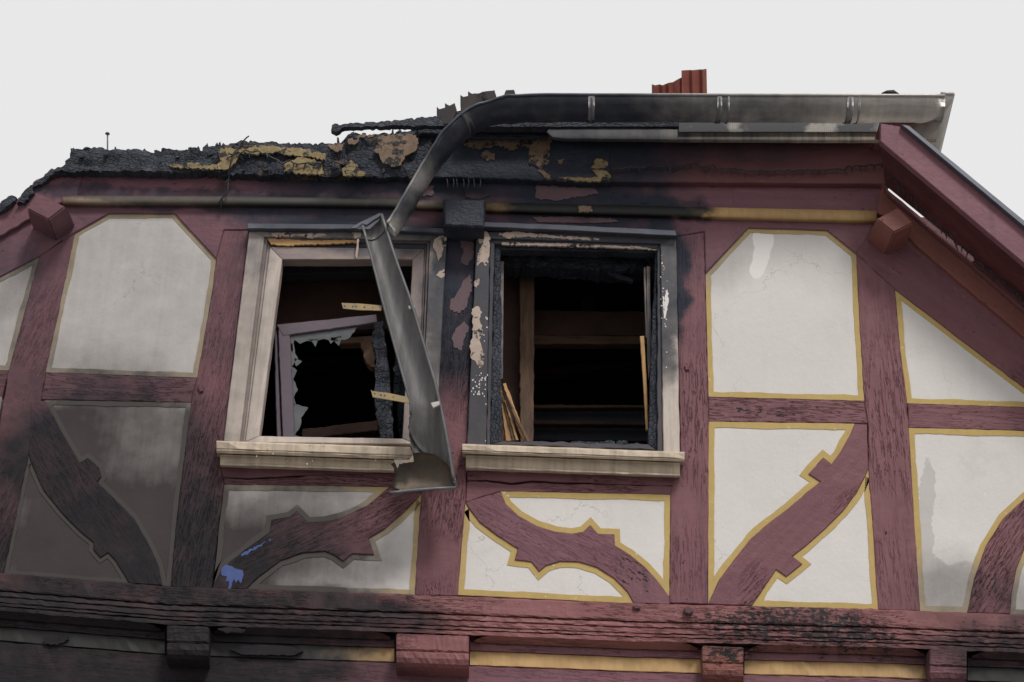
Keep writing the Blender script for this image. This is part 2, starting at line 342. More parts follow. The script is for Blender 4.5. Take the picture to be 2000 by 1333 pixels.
def infill(pts, wpx=10, parent=None, d=.013, smooth_pts=None):
    """plaster panel with its painted border as a skin of its own"""
    o = prism('plaster_panel', pts, d, .05, PLASTER, parent, amp=0, step=1e9, bevel=.003)
    ins = inset(pts, wpx)
    bm = bmesh.new(); dd = d + .0025; n = len(pts); a = []; b = []
    outer = pts; R = random
    # walk both outlines with matching subdivisions
    O = []; I = []
    for i in range(n):
        p, q = outer[i], outer[(i + 1) % n]; r, s = ins[i], ins[(i + 1) % n]
        k = max(1, int(math.hypot(q[0] - p[0], q[1] - p[1]) / 14))
        for j in range(k):
            t = j / k; w1 = R.gauss(0, .3) if j else 0; w2 = (R.gauss(0, .4) + .7 * math.sin((i * 7 + j) * .55)) if j else 0
            O.append((p[0] + (q[0] - p[0]) * t + w1, p[1] + (q[1] - p[1]) * t + w1)); I.append((r[0] + (s[0] - r[0]) * t + w2, r[1] + (s[1] - r[1]) * t + w2))
    vo = [bm.verts.new(P(x, y, dd)) for x, y in O]; vi = [bm.verts.new(P(x, y, dd)) for x, y in I]
    vb = [bm.verts.new(v.co + Vector((0, .0035, 0))) for v in vi]
    m = len(vo)
    for i in range(m):
        j = (i + 1) % m
        bm.faces.new((vo[i], vo[j], vi[j], vi[i])); bm.faces.new((vi[i], vi[j], vb[j], vb[i]))
    c = P(*pts[0], d)
    link('painted_border', bm, BORDER, o, 0, c)
    return o

def sweep(name, x0, x1, line, prof, mat, parent=None, step=30, amp=.5, back=-.12, deg=0, damp=.0015, smooth=False, endy=0):
    """a moulded board following the surveyed line; prof = (offset px below the line, depth)"""
    xs = []; x = x0
    while x < x1 - step * .4: xs.append(x); x += step
    xs.append(x1); bm = bmesh.new(); rows = []
    for x in xs:
        y = line(x); row = []
        for (o, d) in prof: row.append(bm.verts.new(P(x, y + o + random.gauss(0, amp), d + random.gauss(0, damp))))
        c0 = row[0].co; c1 = row[-1].co
        row.append(bm.verts.new(Vector((c1.x, -back, c1.z)))); row.append(bm.verts.new(Vector((c0.x, -back, c0.z))))
        rows.append(row)
    m = len(rows[0])
    for a, b in zip(rows, rows[1:]):
        for i in range(m): bm.faces.new((a[i], b[i], b[(i + 1) % m], a[(i + 1) % m]))
    bm.faces.new(rows[0]); bm.faces.new(rows[-1][::-1])
    o = link(name, bm, mat, parent, grain(deg), P(x0, line(x0), 0))
    return o

def interp(tab):
    def f(x):
        if x <= tab[0][0]: a, b = tab[0], tab[1]
        elif x >= tab[-1][0]: a, b = tab[-2], tab[-1]
        else:
            for a, b in zip(tab, tab[1:]):
                if a[0] <= x <= b[0]: break
        return a[1] + (b[1] - a[1]) * (x - a[0]) / (b[0] - a[0])
    return f

def tube(name, pts, r, mat, parent=None, sides=8, kind=None, radii=None):
    bm = bmesh.new(); rings = []
    for i, p in enumerate(pts):
        t = (pts[min(i + 1, len(pts) - 1)] - pts[max(i - 1, 0)]).normalized()
        u = t.cross(Vector((0, 1, 0))); u = u.normalized() if u.length > .05 else t.cross(Vector((1, 0, 0))).normalized(); v = t.cross(u)
        rr = radii[i] if radii else r
        rings.append([bm.verts.new(p + (u * math.cos(2 * math.pi * k / sides) + v * math.sin(2 * math.pi * k / sides)) * rr) for k in range(sides)])
    for a, b in zip(rings, rings[1:]):
        for k in range(sides): bm.faces.new((a[k], a[(k + 1) % sides], b[(k + 1) % sides], b[k]))
    bm.faces.new(rings[0][::-1]); bm.faces.new(rings[-1])
    return link(name, bm, mat, parent, 0, pts[0], smooth=True, kind=kind)
# ------------------------------------------------------------------ setting
def flat(name, x0, y0, x1, y1, z, mat):
    bm = bmesh.new(); bm.faces.new([bm.verts.new(c) for c in ((x0, y0, z), (x1, y0, z), (x1, y1, z), (x0, y1, z))])
    o = link(name, bm, mat); o['kind'] = 'structure'; return o
flat('ground', -400, -400, 400, 400, 0.0, PAVE)
flat('road', -60, -12.5, 60, -5.2, 0.004, ASPH)

house = empty('timber_framed_house', (0, 0, 0), 'mauve half-timbered gable house with fire-blackened eaves and burnt out windows', 'house')
H = house
# lower storey
def wbox(name, x0, x1, y0, y1, z0, z1, mat, parent):
    bm = bmesh.new(); bmesh.ops.create_cube(bm, size=1)
    for v in bm.verts: v.co = Vector(((x0 + x1) / 2 + v.co.x * (x1 - x0), (y0 + y1) / 2 + v.co.y * (y1 - y0), (z0 + z1) / 2 + v.co.z * (z1 - z0)))
    return link(name, bm, mat, parent, 0, ((x0 + x1) / 2, (y0 + y1) / 2, z0))
zlow = P(1000, 1420, -.06).z
wbox('lower_wall', -4.6, 4.4, .06, .3, 0, zlow, MAUVE2, H)

# wall core behind timbers, with the two window openings left free
W1 = dict(tl=(500, 470), tr=(852, 470), bl=(455, 868), br=(842, 872))
W2 = dict(tl=(950, 470), tr=(1300, 478), bl=(932, 872), br=(1306, 884))
cores = [[(-420, 640), (0, 420), (100, 345), (500, 348), (W1['tl']), (W1['bl']), (430, 1400), (-420, 1400)],
         [(500, 348), (950, 356), W2['tl'], W1['tr'], W1['tl']],
         [W1['tr'], W2['tl'], W2['bl'], W1['br']],
         [W1['bl'], W1['br'], W2['bl'], (925, 1400), (430, 1400)],
         [(950, 356), (1722, 372), (1722, 420), (1300, 440), W2['tr'], W2['tl']],
         [W2['bl'], W2['br'], (1306, 1420), (925, 1400)],
         [W2['tr'], (1300, 440), (1722, 390), (2420, 990), (2420, 1440), (1306, 1420), W2['br']]]
for c in cores: prism('wall_core', c, -.012, .12, CORE, H, amp=0, step=1e9, bevel=0)

# ------------------------------------------------------------------ shared outlines (pixel survey)
base = interp([(-400, 1092), (0, 1120), (330, 1147), (810, 1163), (1240, 1180), (1710, 1191), (2020, 1203), (2500, 1222)])
A_ = [(212, 417), (341, 417), (422, 505), (416, 559), (385, 738), (89, 727), (147, 454)]
B_ = [(77, 501), (17, 724), (-150, 718), (-150, 617)]
Cedge = [(88, 782), (121, 845), (148, 890), (156, 904), (172, 895), (193, 913), (198, 931), (190, 942), (225, 976), (261, 1012), (292, 1066), (310, 1106), (317, 1144)]
C_ = Cedge + [(333, 1146), (345, 1010), (373, 787)]
Dedge = [(61, 905), (85, 958), (117, 998), (157, 1039), (183, 1060), (182, 1074), (196, 1090), (211, 1080), (225, 1095), (243, 1124), (252, 1140)]
D_ = [(56, 888)] + Dedge + [(7, 1121)]
Eedge = [(760, 952), (715, 989), (670, 1010), (634, 1019), (602, 1021), (580, 999), (566, 1010), (530, 1016), (527, 1040), (490, 1066), (449, 1097), (428, 1122), (417, 1142)]
E_ = [(438, 947)] + Eedge + [(427, 1040)]
Fedge = [(814, 976), (787, 1003), (751, 1034), (720, 1052), (731, 1084), (688, 1082), (670, 1097), (652, 1084), (634, 1077), (593, 1080), (548, 1095), (508, 1125), (481, 1151)]
F_ = [(823, 963)] + Fedge + [(810, 1163)]
Gedge = [(978, 960), (988, 985), (1013, 1008), (1049, 1028), (1085, 1039), (1117, 1043), (1139, 1039), (1153, 1026), (1168, 1043), (1200, 1044), (1201, 1066), (1229, 1083), (1261, 1109), (1285, 1136), (1307, 1166)]
G_ = Gedge + [(1309, 967)]
Kedge = [(909, 981), (916, 994), (937, 1021), (973, 1048), (1011, 1072), (1005, 1094), (1038, 1098), (1053, 1117), (1067, 1105), (1094, 1097), (1130, 1098), (1166, 1109), (1198, 1129), (1225, 1156), (1238, 1179)]
Kp_ = Kedge + [(894, 1162)]
H_ = [(1462, 445), (1616, 450), (1672, 495), (1678, 620), (1688, 783), (1384, 775), (1380, 620), (1378, 534)]
Iedge = [(1669, 828), (1660, 850), (1642, 882), (1624, 907), (1608, 894), (1579, 926), (1602, 941), (1575, 962), (1539, 994), (1503, 1021), (1467, 1052), (1431, 1097), (1404, 1133), (1383, 1180)]
I_ = Iedge + [(1384, 824)]
Jedge = [(1696, 917), (1690, 931), (1674, 962), (1647, 998), (1611, 1034), (1575, 1066), (1548, 1087), (1567, 1102), (1536, 1127), (1516, 1113), (1485, 1160), (1468, 1184)]
J_ = Jedge + [(1715, 1191), (1706, 1050)]
Kt_ = [(1748, 565), (2052, 797), (1772, 788), (1758, 680)]
Ledge = [(2140, 880), (2060, 925), (2000, 975), (1960, 1012), (1925, 1068), (1903, 1130), (1889, 1197)]
L_ = Ledge + [(1797, 1194), (1785, 1010), (1775, 836), (2140, 846)]
Medge = [(2080, 985), (2030, 1030), (2000, 1075), (1986, 1110), (1976, 1160), (1973, 1200)]
M_ = Medge + [(2140, 1206), (2140, 960)]

# ------------------------------------------------------------------ timbers of the frame
def post(pts, mat=MAUVE, d=.020, deg=88): return prism('post', pts, d, .14, mat, H, deg, amp=.9, step=12)
post([(77, 501), (147, 454), (118, 590), (89, 727), (80, 782), (56, 888), (7, 1124), (-60, 1118), (-20, 930), (17, 724)], deg=75)
post([(437, 449), (487, 449), (462, 655), (438, 862), (430, 905), (438, 947), (424, 1050), (413, 1152), (333, 1146), (345, 1010), (373, 787), (385, 738), (416, 559), (422, 505)], deg=84)
post([(874, 452), (930, 452), (921, 660), (913, 868), (909, 981), (901, 1070), (894, 1164), (810, 1163), (816, 1063), (823, 963), (838, 915), (848, 862), (860, 650)], deg=87)
post([(1320, 462), (1376, 453), (1379, 620), (1384, 775), (1384, 980), (1382, 1180), (1308, 1178), (1309, 967), (1329, 885), (1325, 700)], deg=90)
post([(1672, 495), (1748, 565), (1758, 680), (1772, 788), (1785, 1010), (1797, 1194), (1715, 1191), (1706, 1050), (1696, 917), (1696, 828), (1688, 783), (1678, 620)], deg=93)
post([(2140, 860), (2200, 900), (2230, 1215), (2140, 1208)], deg=94)
post([(-150, 617), (-210, 650), (-290, 1100), (-190, 1108), (-150, 860)], deg=75)
def rail(pts, deg=-2, mat=MAUVE, d=.017): return prism('rail', pts, d, .13, mat, H, deg, amp=.8, step=12)
rail([(89, 727), (385, 738), (373, 787), (80, 781)])
rail([(17, 724), (4, 775), (-150, 770), (-150, 718)])
rail([(1384, 775), (1688, 783), (1696, 828), (1384, 824)])
rail([(1772, 788), (2160, 800), (2160, 846), (1775, 836)])
rail([(430, 905), (838, 915), (836, 922), (600, 928), (590, 928), (485, 934), (436, 932)], d=.019)
rail([(436, 933), (485, 937), (590, 931), (600, 928.5), (836, 922.5), (823, 963), (760, 952), (438, 947)])
rail([(913, 915), (1329, 930), (1322, 948), (1210, 946), (1150, 942), (1100, 942), (1040, 938), (1000, 943), (950, 937), (912, 938)], d=.019)
rail([(912, 940), (950, 940), (1000, 947), (1040, 942), (1100, 945.5), (1150, 945.5), (1210, 947), (1321, 949), (1309, 967), (978, 960), (909, 981)])
def brace(e1, e2, deg, mat=MAUVE, d=.022): return prism('brace', e1 + e2[::-1], d, .13, mat, H, deg, amp=.5, step=14)
brace([(60, 786)] + Cedge, [(56, 888)] + Dedge, -52)
brace(Eedge + [(414, 1150)], [(823, 963)] + Fedge, 30)
brace(Gedge + [(1308, 1181)], Kedge, -28, MAUVE2)
brace([(1694, 829)] + Iedge, Jedge, 48)
brace(Ledge, Medge, 55)
# plaster infill
for q, wd in ((A_, 9), (B_, 9), (C_, 9), (D_, 8), (E_, 10), (F_, 10.5), (G_, 11), (Kp_, 11.5), (H_, 10), (I_, 11.5), (J_, 11), (Kt_, 10), (L_, 11), (M_, 10)):
    infill(q, wd, H)
infill([(4, 775), (-40, 1000), (-150, 990), (-150, 770)], 9, H)

# plate under the moulding and the sloping timbers
prism('top_plate', [(118, 396), (450, 398), (740, 402), (960, 408), (1250, 420), (1708, 436), (1690, 470), (1672, 495), (1616, 450), (1462, 445), (1378, 534), (1376, 452), (1320, 462), (930, 446), (874, 446), (487, 449), (437, 449), (422, 505), (341, 417), (212, 417), (147, 454), (122, 470), (90, 440)], .026, .12, MAUVE2, H, -2, amp=.4, step=30)
prism('sloping_beam', [(145, 396), (160, 440), (77, 501), (-150, 617), (-230, 655), (-230, 570), (0, 463), (41, 440), (110, 400)], .023, .12, MAUVE2, H, 26, amp=.5, step=20)
prism('sloping_beam', [(95, 338), (160, 345), (150, 394), (112, 398), (41, 437), (0, 461), (-230, 567), (-230, 510), (-90, 445), (-20, 412), (5, 398), (18, 402), (44, 380), (48, 372), (72, 350)], .048, .12, MAUVE2, H, 26, amp=1.2, step=8, jag=1.6)
prism('sloping_beam', [(1700, 420), (1740, 430), (1790, 482), (2000, 661), (2420, 1000), (2420, 1080), (2052, 797), (1748, 565), (1672, 495)], .024, .12, MAUVE, H, -39, amp=.6, step=16)
prism('sloping_beam', [(1722, 366), (1742, 378), (1900, 512), (2000, 598), (2420, 935), (2420, 996), (2000, 657), (1791, 479), (1742, 427), (1712, 416)], .052, .12, RUST, H, -40, amp=.6, step=16)
prism('moulding_strip', [(1728, 365), (1900, 507), (2000, 586), (2420, 915), (2420, 940), (2000, 606), (1900, 520), (1735, 380)], .085, .05, MAROON, H, -40, amp=.5, step=14)

# boards and mouldings under the eave
prism('eave_board', [(95, 338), (450, 341), (830, 346), (1000, 353), (1300, 363), (1722, 366), (1722, 420), (1250, 403), (960, 398), (740, 389), (450, 386), (120, 383)], .040, .12, MAUVE2, H, -2, amp=.5, step=16)
mline = interp([(120, 391), (450, 392.5), (740, 396), (960, 405), (1250, 412), (1712, 423)])
def roundmould(x0, x1, h0, h1, mat):
    prof = []
    for k in range(9):
        a = math.pi * (k / 8 - .5); prof.append((math.sin(a), math.cos(a)))
    xs = [x0 + (x1 - x0) * i / 24 for i in range(25)]; bm = bmesh.new(); rows = []
    for x in xs:
        h = h0 + (h1 - h0) * (x - x0) / (x1 - x0); y = mline(x)
        row = [bm.verts.new(P(x, y + s * h / 2, (.046 + c * .018))) for s, c in prof]
        a, b = row[-1].co, row[0].co
        row += [bm.verts.new((a.x, .0, a.z)), bm.verts.new((b.x, .0, b.z))]; rows.append(row)
    m = len(rows[0])
    for a, b in zip(rows, rows[1:]):
        for i in range(m): bm.faces.new((a[i], b[i], b[(i + 1) % m], a[(i + 1) % m]))
    bm.faces.new(rows[0]); bm.faces.new(rows[-1][::-1])
    o = link('half_round_moulding', bm, mat, H, 0, P(x0, mline(x0)))
    for p in o.data.polygons: p.use_smooth = len(p.vertices) == 4
    return o
roundmould(122, 866, 18, 17, OCHRED); roundmould(948, 1712, 18, 22, OCHRE)
prism('bracket_block', [(867, 388), (947, 390), (946, 444), (868, 440)], .17, .2, CHARS, H, 0, amp=.8, step=8, bevel=.008)
prism('bracket_block', [(872, 440), (944, 444), (942, 456), (876, 452)], .10, .12, CHARB, H, 0, amp=.8, step=8)

# frieze beam: painted to the right, burnt through to the left
prism('frieze_beam', [(1190, 272), (1722, 274), (1744, 340), (1740, 356), (1722, 359), (1190, 355)], .085, .16, MAROON, H, -1, amp=.4, step=20)
prism('burnt_frieze_beam', [(826, 244), (900, 256), (1070, 264), (1192, 268), (1192, 356), (1000, 350), (826, 345)], .09, .15, CHARS, H, -1, amp=.8, step=9, jag=.8)
def lumpy(name, pts, d, thick, mat, deg=0, jag=2.2, amp=1.4, bulge=.03, parent=None):
    """a charred beam with a broken skin: subdivided face pushed in and out"""
    o = prism(name, pts, d, thick, mat, parent or H, deg, amp=amp, step=5, jag=jag, bevel=0)
    bm = bmesh.new(); bm.from_mesh(o.data)
    big = [f for f in bm.faces if len(f.verts) > 4]
    bmesh.ops.triangulate(bm, faces=big)
    for _ in range(4):
        es = [e for e in bm.edges if e.calc_length() > .05]
        if not es: break
        bmesh.ops.subdivide_edges(bm, edges=es, cuts=1); bmesh.ops.triangulate(bm, faces=[f for f in bm.faces if len(f.verts) > 3])
    from mathutils import noise as mn
    for v in bm.verts:
        q = v.co * 14 + Vector((d * 50, 3, 1))
        v.co += Vector((mn.noise(q + Vector((9, 0, 0))) * .3, mn.noise(q) - .2 * abs(mn.noise(v.co * 45)), mn.noise(q + Vector((0, 7, 0))) * .25)) * bulge
    bm.to_mesh(o.data); bm.free(); return o
lumpy('burnt_beam', [(128, 322), (136, 303), (150, 293), (175, 289), (205, 291), (215, 296), (250, 289), (262, 293), (300, 297), (345, 291), (395, 295), (402, 284), (440, 285), (440, 336), (330, 336), (200, 334), (100, 336), (112, 328)], .10, .2, CHARFINE)
lumpy('burnt_beam', [(425, 286), (440, 282), (500, 276), (560, 282), (600, 279), (640, 282), (665, 279), (680, 266), (720, 261), (760, 264), (775, 256), (812, 252), (845, 250), (842, 345), (600, 343), (425, 340)], .095, .2, CHARB)
lumpy('burnt_rafter_end', [(-60, 430), (-20, 405), (8, 393), (22, 383), (32, 386), (24, 397), (12, 408), (-30, 430)], .07, .15, CHARFINE)
lumpy('burnt_rafter_end', [(34, 398), (42, 382), (60, 362), (80, 348), (96, 334), (128, 324), (142, 336), (98, 346), (72, 362), (48, 396)], .075, .1, CHARFINE, jag=2.5)
lumpy('burnt_board', [(648, 245), (660, 243), (655, 247), (700, 240), (760, 236), (820, 230), (860, 226), (870, 246), (818, 247), (790, 247), (770, 245), (740, 248), (716, 247), (690, 249), (668, 251), (656, 259), (646, 255)], .30, .035, CHARFINE, bulge=.012, jag=1.2)
prism('burnt_board', [(815, 236), (935, 206), (1000, 205), (1000, 262), (900, 262), (818, 262)], .13, .05, CHAR, H, 5, amp=1, jag=1)

# patches where the burnt paint has blistered open
def patch(name, pts, d, mat, jag=2.2, step=4, parent=None, thick=.012, amp=.8): return prism(name, pts, d, thick, mat, parent or H, 0, amp=amp, step=step, jag=jag, bevel=0)
BP = 'blistered_paint_patch'
patch(BP, [(735, 268), (775, 262), (812, 264), (818, 280), (810, 296), (790, 305), (784, 322), (765, 326), (748, 318), (740, 300), (730, 294), (738, 282)], .118, BLISTER)
patch(BP, [(680, 272), (700, 264), (735, 264), (728, 268), (704, 268), (696, 280), (682, 282)], .118, BLISTER)
patch(BP, [(640, 284), (672, 280), (668, 294), (655, 296), (645, 290)], .118, BLISTER)
patch(BP, [(425, 292), (450, 288), (470, 292), (500, 284), (540, 286), (600, 292), (636, 300), (636, 314), (612, 308), (560, 302), (540, 296), (500, 302), (470, 298), (460, 318), (445, 330), (424, 330), (430, 310)], .118, GOLDB)
patch(BP, [(556, 318), (590, 306), (625, 316), (632, 340), (600, 341), (554, 336)], .118, GOLDB)
patch(BP, [(330, 322), (370, 318), (424, 322), (424, 331), (380, 329), (340, 327)], .118, GOLDB, jag=1.5)
patch(BP, [(668, 330), (684, 312), (698, 322), (702, 334), (728, 342), (728, 346), (670, 343)], .118, GOLDB)
patch(BP, [(905, 282), (930, 268), (1000, 266), (1078, 268), (1074, 292), (1056, 296), (1074, 300), (1070, 320), (1058, 330), (1076, 348), (1066, 350), (1048, 326), (1032, 318), (1034, 296), (1020, 284), (1004, 292), (986, 290), (974, 282), (940, 290), (912, 288)], .0955, BLISTER, jag=2.8)
patch(BP, [(940, 300), (950, 294), (966, 300), (966, 312), (950, 314), (940, 308)], .0955, BLISTER)
patch(BP, [(1154, 328), (1164, 310), (1180, 310), (1188, 320), (1180, 328), (1164, 330)], .0955, GOLDB, jag=1.5)
patch(BP, [(1080, 347), (1110, 346), (1150, 348), (1168, 346), (1156, 332), (1184, 334), (1194, 344), (1190, 354), (1140, 354), (1084, 352)], .0955, GOLDB, jag=1.2)
patch(BP, [(1088, 312), (1102, 310), (1100, 318), (1090, 320)], .0955, BLISTER)
PP = 'peeling_paint_patch'
patch(PP, [(905, 364), (930, 358), (955, 368), (956, 382), (935, 390), (910, 386)], .045, RUST, jag=1.5)
patch(PP, [(1048, 362), (1100, 366), (1160, 368), (1170, 378), (1130, 384), (1090, 392), (1046, 388)], .045, PEELM, jag=1.8)
patch(PP, [(1130, 402), (1155, 403), (1156, 415), (1130, 414)], .082, BLISTER, jag=1)
patch(PP, [(825, 366), (848, 362), (846, 380), (826, 384)], .045, PEELM, jag=1.8)
patch(PP, [(1040, 424), (1120, 424), (1200, 428), (1210, 434), (1120, 436), (1050, 434)], .031, PEELM, jag=1)
# bare and scorched places on the post between the windows
patch(PP, [(896, 470), (912, 462), (925, 470), (924, 500), (915, 518), (898, 516), (905, 490)], .0225, PEELM, jag=2)
patch(PP, [(918, 536), (922, 560), (912, 600), (895, 612), (880, 606), (880, 588), (896, 568), (905, 548)], .0225, PEELM, jag=2)
patch(PP, [(908, 628), (916, 640), (908, 660), (900, 686), (888, 680), (882, 662), (890, 642)], .0225, PEELM, jag=2)
patch(PP, [(1256, 365), (1266, 365), (1266, 398), (1254, 398)], .043, RUST, jag=.6)
patch('blue_paint_splash', [(432, 1112), (440, 1104), (452, 1106), (462, 1112), (474, 1114), (476, 1122), (470, 1140), (466, 1132), (461, 1139), (456, 1131), (450, 1155), (446, 1154), (447, 1135), (440, 1136), (443, 1126), (433, 1124)], .0235, BLUEP, jag=.8, step=4, thick=.003)
for q in ([(470, 1084), (486, 1074), (505, 1065), (520, 1058), (508, 1068), (488, 1079), (474, 1087)], [(524, 1056), (530, 1053), (528, 1057)]):
    patch('blue_paint_smear', q, .0235, BLUEP, jag=1.6, step=3, thick=.002)
# loose chunks standing up from the burnt edge
for k in range(34):
    x = random.uniform(140, 845); y = 293 if x < 400 else (281 if x < 660 else 264 if x < 760 else 254)
    y += random.uniform(0, 7); w_ = random.uniform(3, 11); h_ = random.uniform(3, 9)
    prism('charred_chunk', [(x - w_ / 2, y + 6), (x - w_ / 2 + random.uniform(-1, 2), y - h_ * random.uniform(.3, 1)), (x + random.uniform(-2, 2), y - h_), (x + w_ / 2, y - h_ * random.uniform(.2, .8)), (x + w_ / 2 + 1, y + 6)], random.uniform(.0, .09), random.uniform(.02, .06), CHARFINE, H, 0, amp=.5, step=4, bevel=0, jag=.6)
for k in range(26):
    x = random.uniform(150, 840); y = random.uniform(298, 336) if x < 640 else random.uniform(275, 338); w_ = random.uniform(4, 16); h_ = random.uniform(2, 7)
    prism('charred_scale', [(x, y), (x + w_ * .4, y - h_ * .5), (x + w_, y - 1), (x + w_ * .9, y + h_ * .6), (x + w_ * .3, y + h_)], .115, .02, random.choice([CHARFINE, CHARB, CHAR]), H, 0, amp=.6, step=4, bevel=0, jag=.6)

# purlin ends standing out of the wall
def purlin(face, bot, d0, mat):
    """face: outer corners at the front; bot: the same corners at the wall"""
    bm = bmesh.new(); a = [bm.verts.new(P(x, y, d0)) for x, y in face]
    b = [bm.verts.new(v.co + Vector((0, .09, 0))) for v in a]; cc = sum((v.co for v in a), Vector()) / 4
    back = [bm.verts.new(Vector((cc.x + (v.co.x - cc.x) * 1.12, .02, cc.z + (v.co.z - cc.z) * 1.12))) for v in a]
    for v in b: v.co = Vector((cc.x + (v.co.x - cc.x) * 1.12, v.co.y, cc.z + (v.co.z - cc.z) * 1.12))
    bm.faces.new(a); bm.faces.new(back[::-1])
    for r, s in ((a, b), (b, back)):
        for i in range(4): bm.faces.new((r[i], s[i], s[(i + 1) % 4], r[(i + 1) % 4]))
    bmesh.ops.recalc_face_normals(bm, faces=bm.faces)
    bmesh.ops.bevel(bm, geom=list(bm.edges), offset=.007, segments=2, affect='EDGES', clamp_overlap=True)
    return link('purlin_end', bm, mat, H, 0, cc)
purlin([(1712, 428), (1754, 405), (1784, 436), (1746, 455)], None, .23, RUST)
purlin([(52, 408), (76, 378), (128, 404), (94, 430)], None, .21, MAUVE)

# ------------------------------------------------------------------ base beam, mouldings, beam ends, lower storey strips
LX0, LX1 = -330, 2380
def sill(mat, x0, x1):
    sweep('sill_beam', x0, x1, base, [(-1, .030), (2, .042), (30, .050), (33, .048), (34, .036), (36, .036), (37, .050)], mat, H, 14, .5, deg=-2.3)
    sweep('stepped_moulding', x0, x1, base, [(37, .052), (44, .058), (46, .050), (50, .061), (56, .064), (58, .056), (60, .066), (63, .068), (65, .054)], mat, H, 12, .7, deg=-2.3)
    sweep('lower_beam', x0, x1, base, [(65, .062), (67, .068), (73, .070), (74, .04)], mat, H, 14, .5, deg=-2.3)
sill(MAUVER, LX0, LX1)
def beamend(x0, x1, y0, mat, h=76):
    ln = interp([(x0, y0), (x1, y0 + (x1 - x0) * .035)])
    prof = [(0, .10), (2, .145), (30, .150), (33, .142), (36, .156), (46, .158), (56, .150), (64, .130), (70, .100), (h, .055)]
    o = sweep('beam_end', x0, x1, ln, prof, mat, H, 6, .35, back=-.1, deg=0)
    bm = bmesh.new(); bm.from_mesh(o.data); bmesh.ops.bevel(bm, geom=[e for e in bm.edges if e.calc_face_angle(0) > 1.2], offset=.008, segments=2, affect='EDGES', clamp_overlap=True); bm.to_mesh(o.data); bm.free()
beamend(326, 408, 1222, MAUVE); beamend(774, 916, 1238, MAUVER); beamend(1372, 1452, 1262, RUST); beamend(1816, 1888, 1268, MAUVE, 84)
beamend(-190, -110, 1200, MAUVE)
ends = [(-110, 322), (410, 770), (918, 1370), (1454, 1814), (1890, 2380)]
prev = None
for i, (a, b) in enumerate(ends):
    # chamfered underside with lamb's tongue ends
    yb = lambda x: base(x)
    e = min(40, (b - a) * .1)
    xs = [a + 8, a + 22, a + 40] + [a + 40 + (b - a - 80) * k / 12 for k in range(1, 12)] + [b - 40, b - 22, b - 8]
    up = [(x, base(x) + (84 if j in (0, len(xs) - 1) else 77 if j in (1, len(xs) - 2) else 73)) for j, x in enumerate(xs)]
    lo = [(x, base(x) + 88) for x in xs]
    n = len(xs); pts = up + lo[::-1]; dd = [.070] * n + [.012] * n
    bm = bmesh.new(); U = [bm.verts.new(P(x, y, .0685)) for x, y in up]; Lw = [bm.verts.new(P(x, y, .034)) for x, y in lo]; Bk = [bm.verts.new(v.co + Vector((0, .05, .012))) for v in Lw]
    for j in range(n - 1): bm.faces.new((U[j], U[j + 1], Lw[j + 1], Lw[j])); bm.faces.new((Lw[j], Lw[j + 1], Bk[j + 1], Bk[j]))
    link('chamfer_strip', bm, RUST, H, 0, P(a, base(a)))
    sweep('recessed_strip', a, b, base, [(87, .016), (89, .022), (103, .022), (104, .01)], MAUVE, H, 20, .3, deg=-2.3)  # mauve face set back under the chamfer
    sweep('ochre_strip', a, b, base, [(104, .004), (105, .010), (131, .012), (133, .004)], OCHRE if i in (2, 3) else OCHRE, H, 16, .4, deg=-2.3)
sweep('lower_storey_beam', LX0, LX1, base, [(133, .002), (135, .010), (182, .012), (184, .030), (290, .03)], MAUVE2, H, 20, .4, deg=-2.3)
# loose paint skins and pegs on the base beam
patch(PP, [(84, 1248), (96, 1240), (132, 1242), (134, 1250), (112, 1260), (90, 1258)], .024, RUST, jag=1.2)
patch(PP, [(424, 1228), (450, 1224), (480, 1230), (476, 1236), (440, 1236)], .0735, RUST, jag=1.0)
patch('paint_flake', [(448, 1268), (470, 1262), (520, 1260), (570, 1264), (592, 1272), (575, 1280), (520, 1280), (470, 1278)], .03, MAUVE2, jag=.8, thick=.015)
prism('wooden_peg', [(1336, 1188), (1343, 1184), (1352, 1187), (1354, 1195), (1347, 1200), (1338, 1197)], .07, .06, CORE, H, 0, amp=.4, bevel=.004)
prism('wooden_peg', [(1236, 1184), (1243, 1181), (1252, 1183), (1250, 1189), (1240, 1190)], .062, .05, CORE, H, 0, amp=.4, bevel=.004)
prism('wooden_peg', [(386, 757), (392, 754), (398, 757), (397, 764), (390, 766)], .032, .04, MAUVE, H, 0, amp=.3, bevel=.004)
prism('wooden_peg', [(1336, 715), (1342, 711), (1348, 715), (1346, 723), (1339, 723)], .030, .04, MAUVE, H, 0, amp=.3, bevel=.004)
# ------------------------------------------------------------------ windows
def lerp(a, b, t): return (a[0] + (b[0] - a[0]) * t, a[1] + (b[1] - a[1]) * t)
def ring(names, o, i, d, thick, mat, parent, bevel=.003, skip=(), amp=.3):
    """four mitred boards between outline o and inner outline i, order tl tr br bl"""
    for k, deg in zip(range(4), (-2, 90, -2, 84)):
        if k in skip: continue
        a, b = o[k], o[(k + 1) % 4]; c, e = i[(k + 1) % 4], i[k]
        m = mat[k] if isinstance(mat, (list, tuple)) else mat
        prism(names, [a, b, c, e], d, thick, m, parent, deg, amp=amp, step=16, bevel=bevel)
c1 = P(650, 880); window1 = bpy.data.objects.new('window', None); sc.collection.objects.link(window1); window1.parent = H; window1.location = c1
window1['label'] = 'left window with smoked beige casing and a broken casement hanging in it'
c2 = P(1120, 890); window2 = bpy.data.objects.new('window', None); sc.collection.objects.link(window2); window2.parent = H; window2.location = c2
window2['label'] = 'right window burnt black with its sash gone'
O1 = [(487, 448), (873, 454), (851, 864), (437, 862)]
I1 = [(516, 462), (840, 470), (822, 868), (468, 864)]
ring('casing_board', O1, I1, .052, .09, CASING, window1, skip=(2,))
I1b = [(523, 468), (834, 475), (818, 868), (474, 864)]
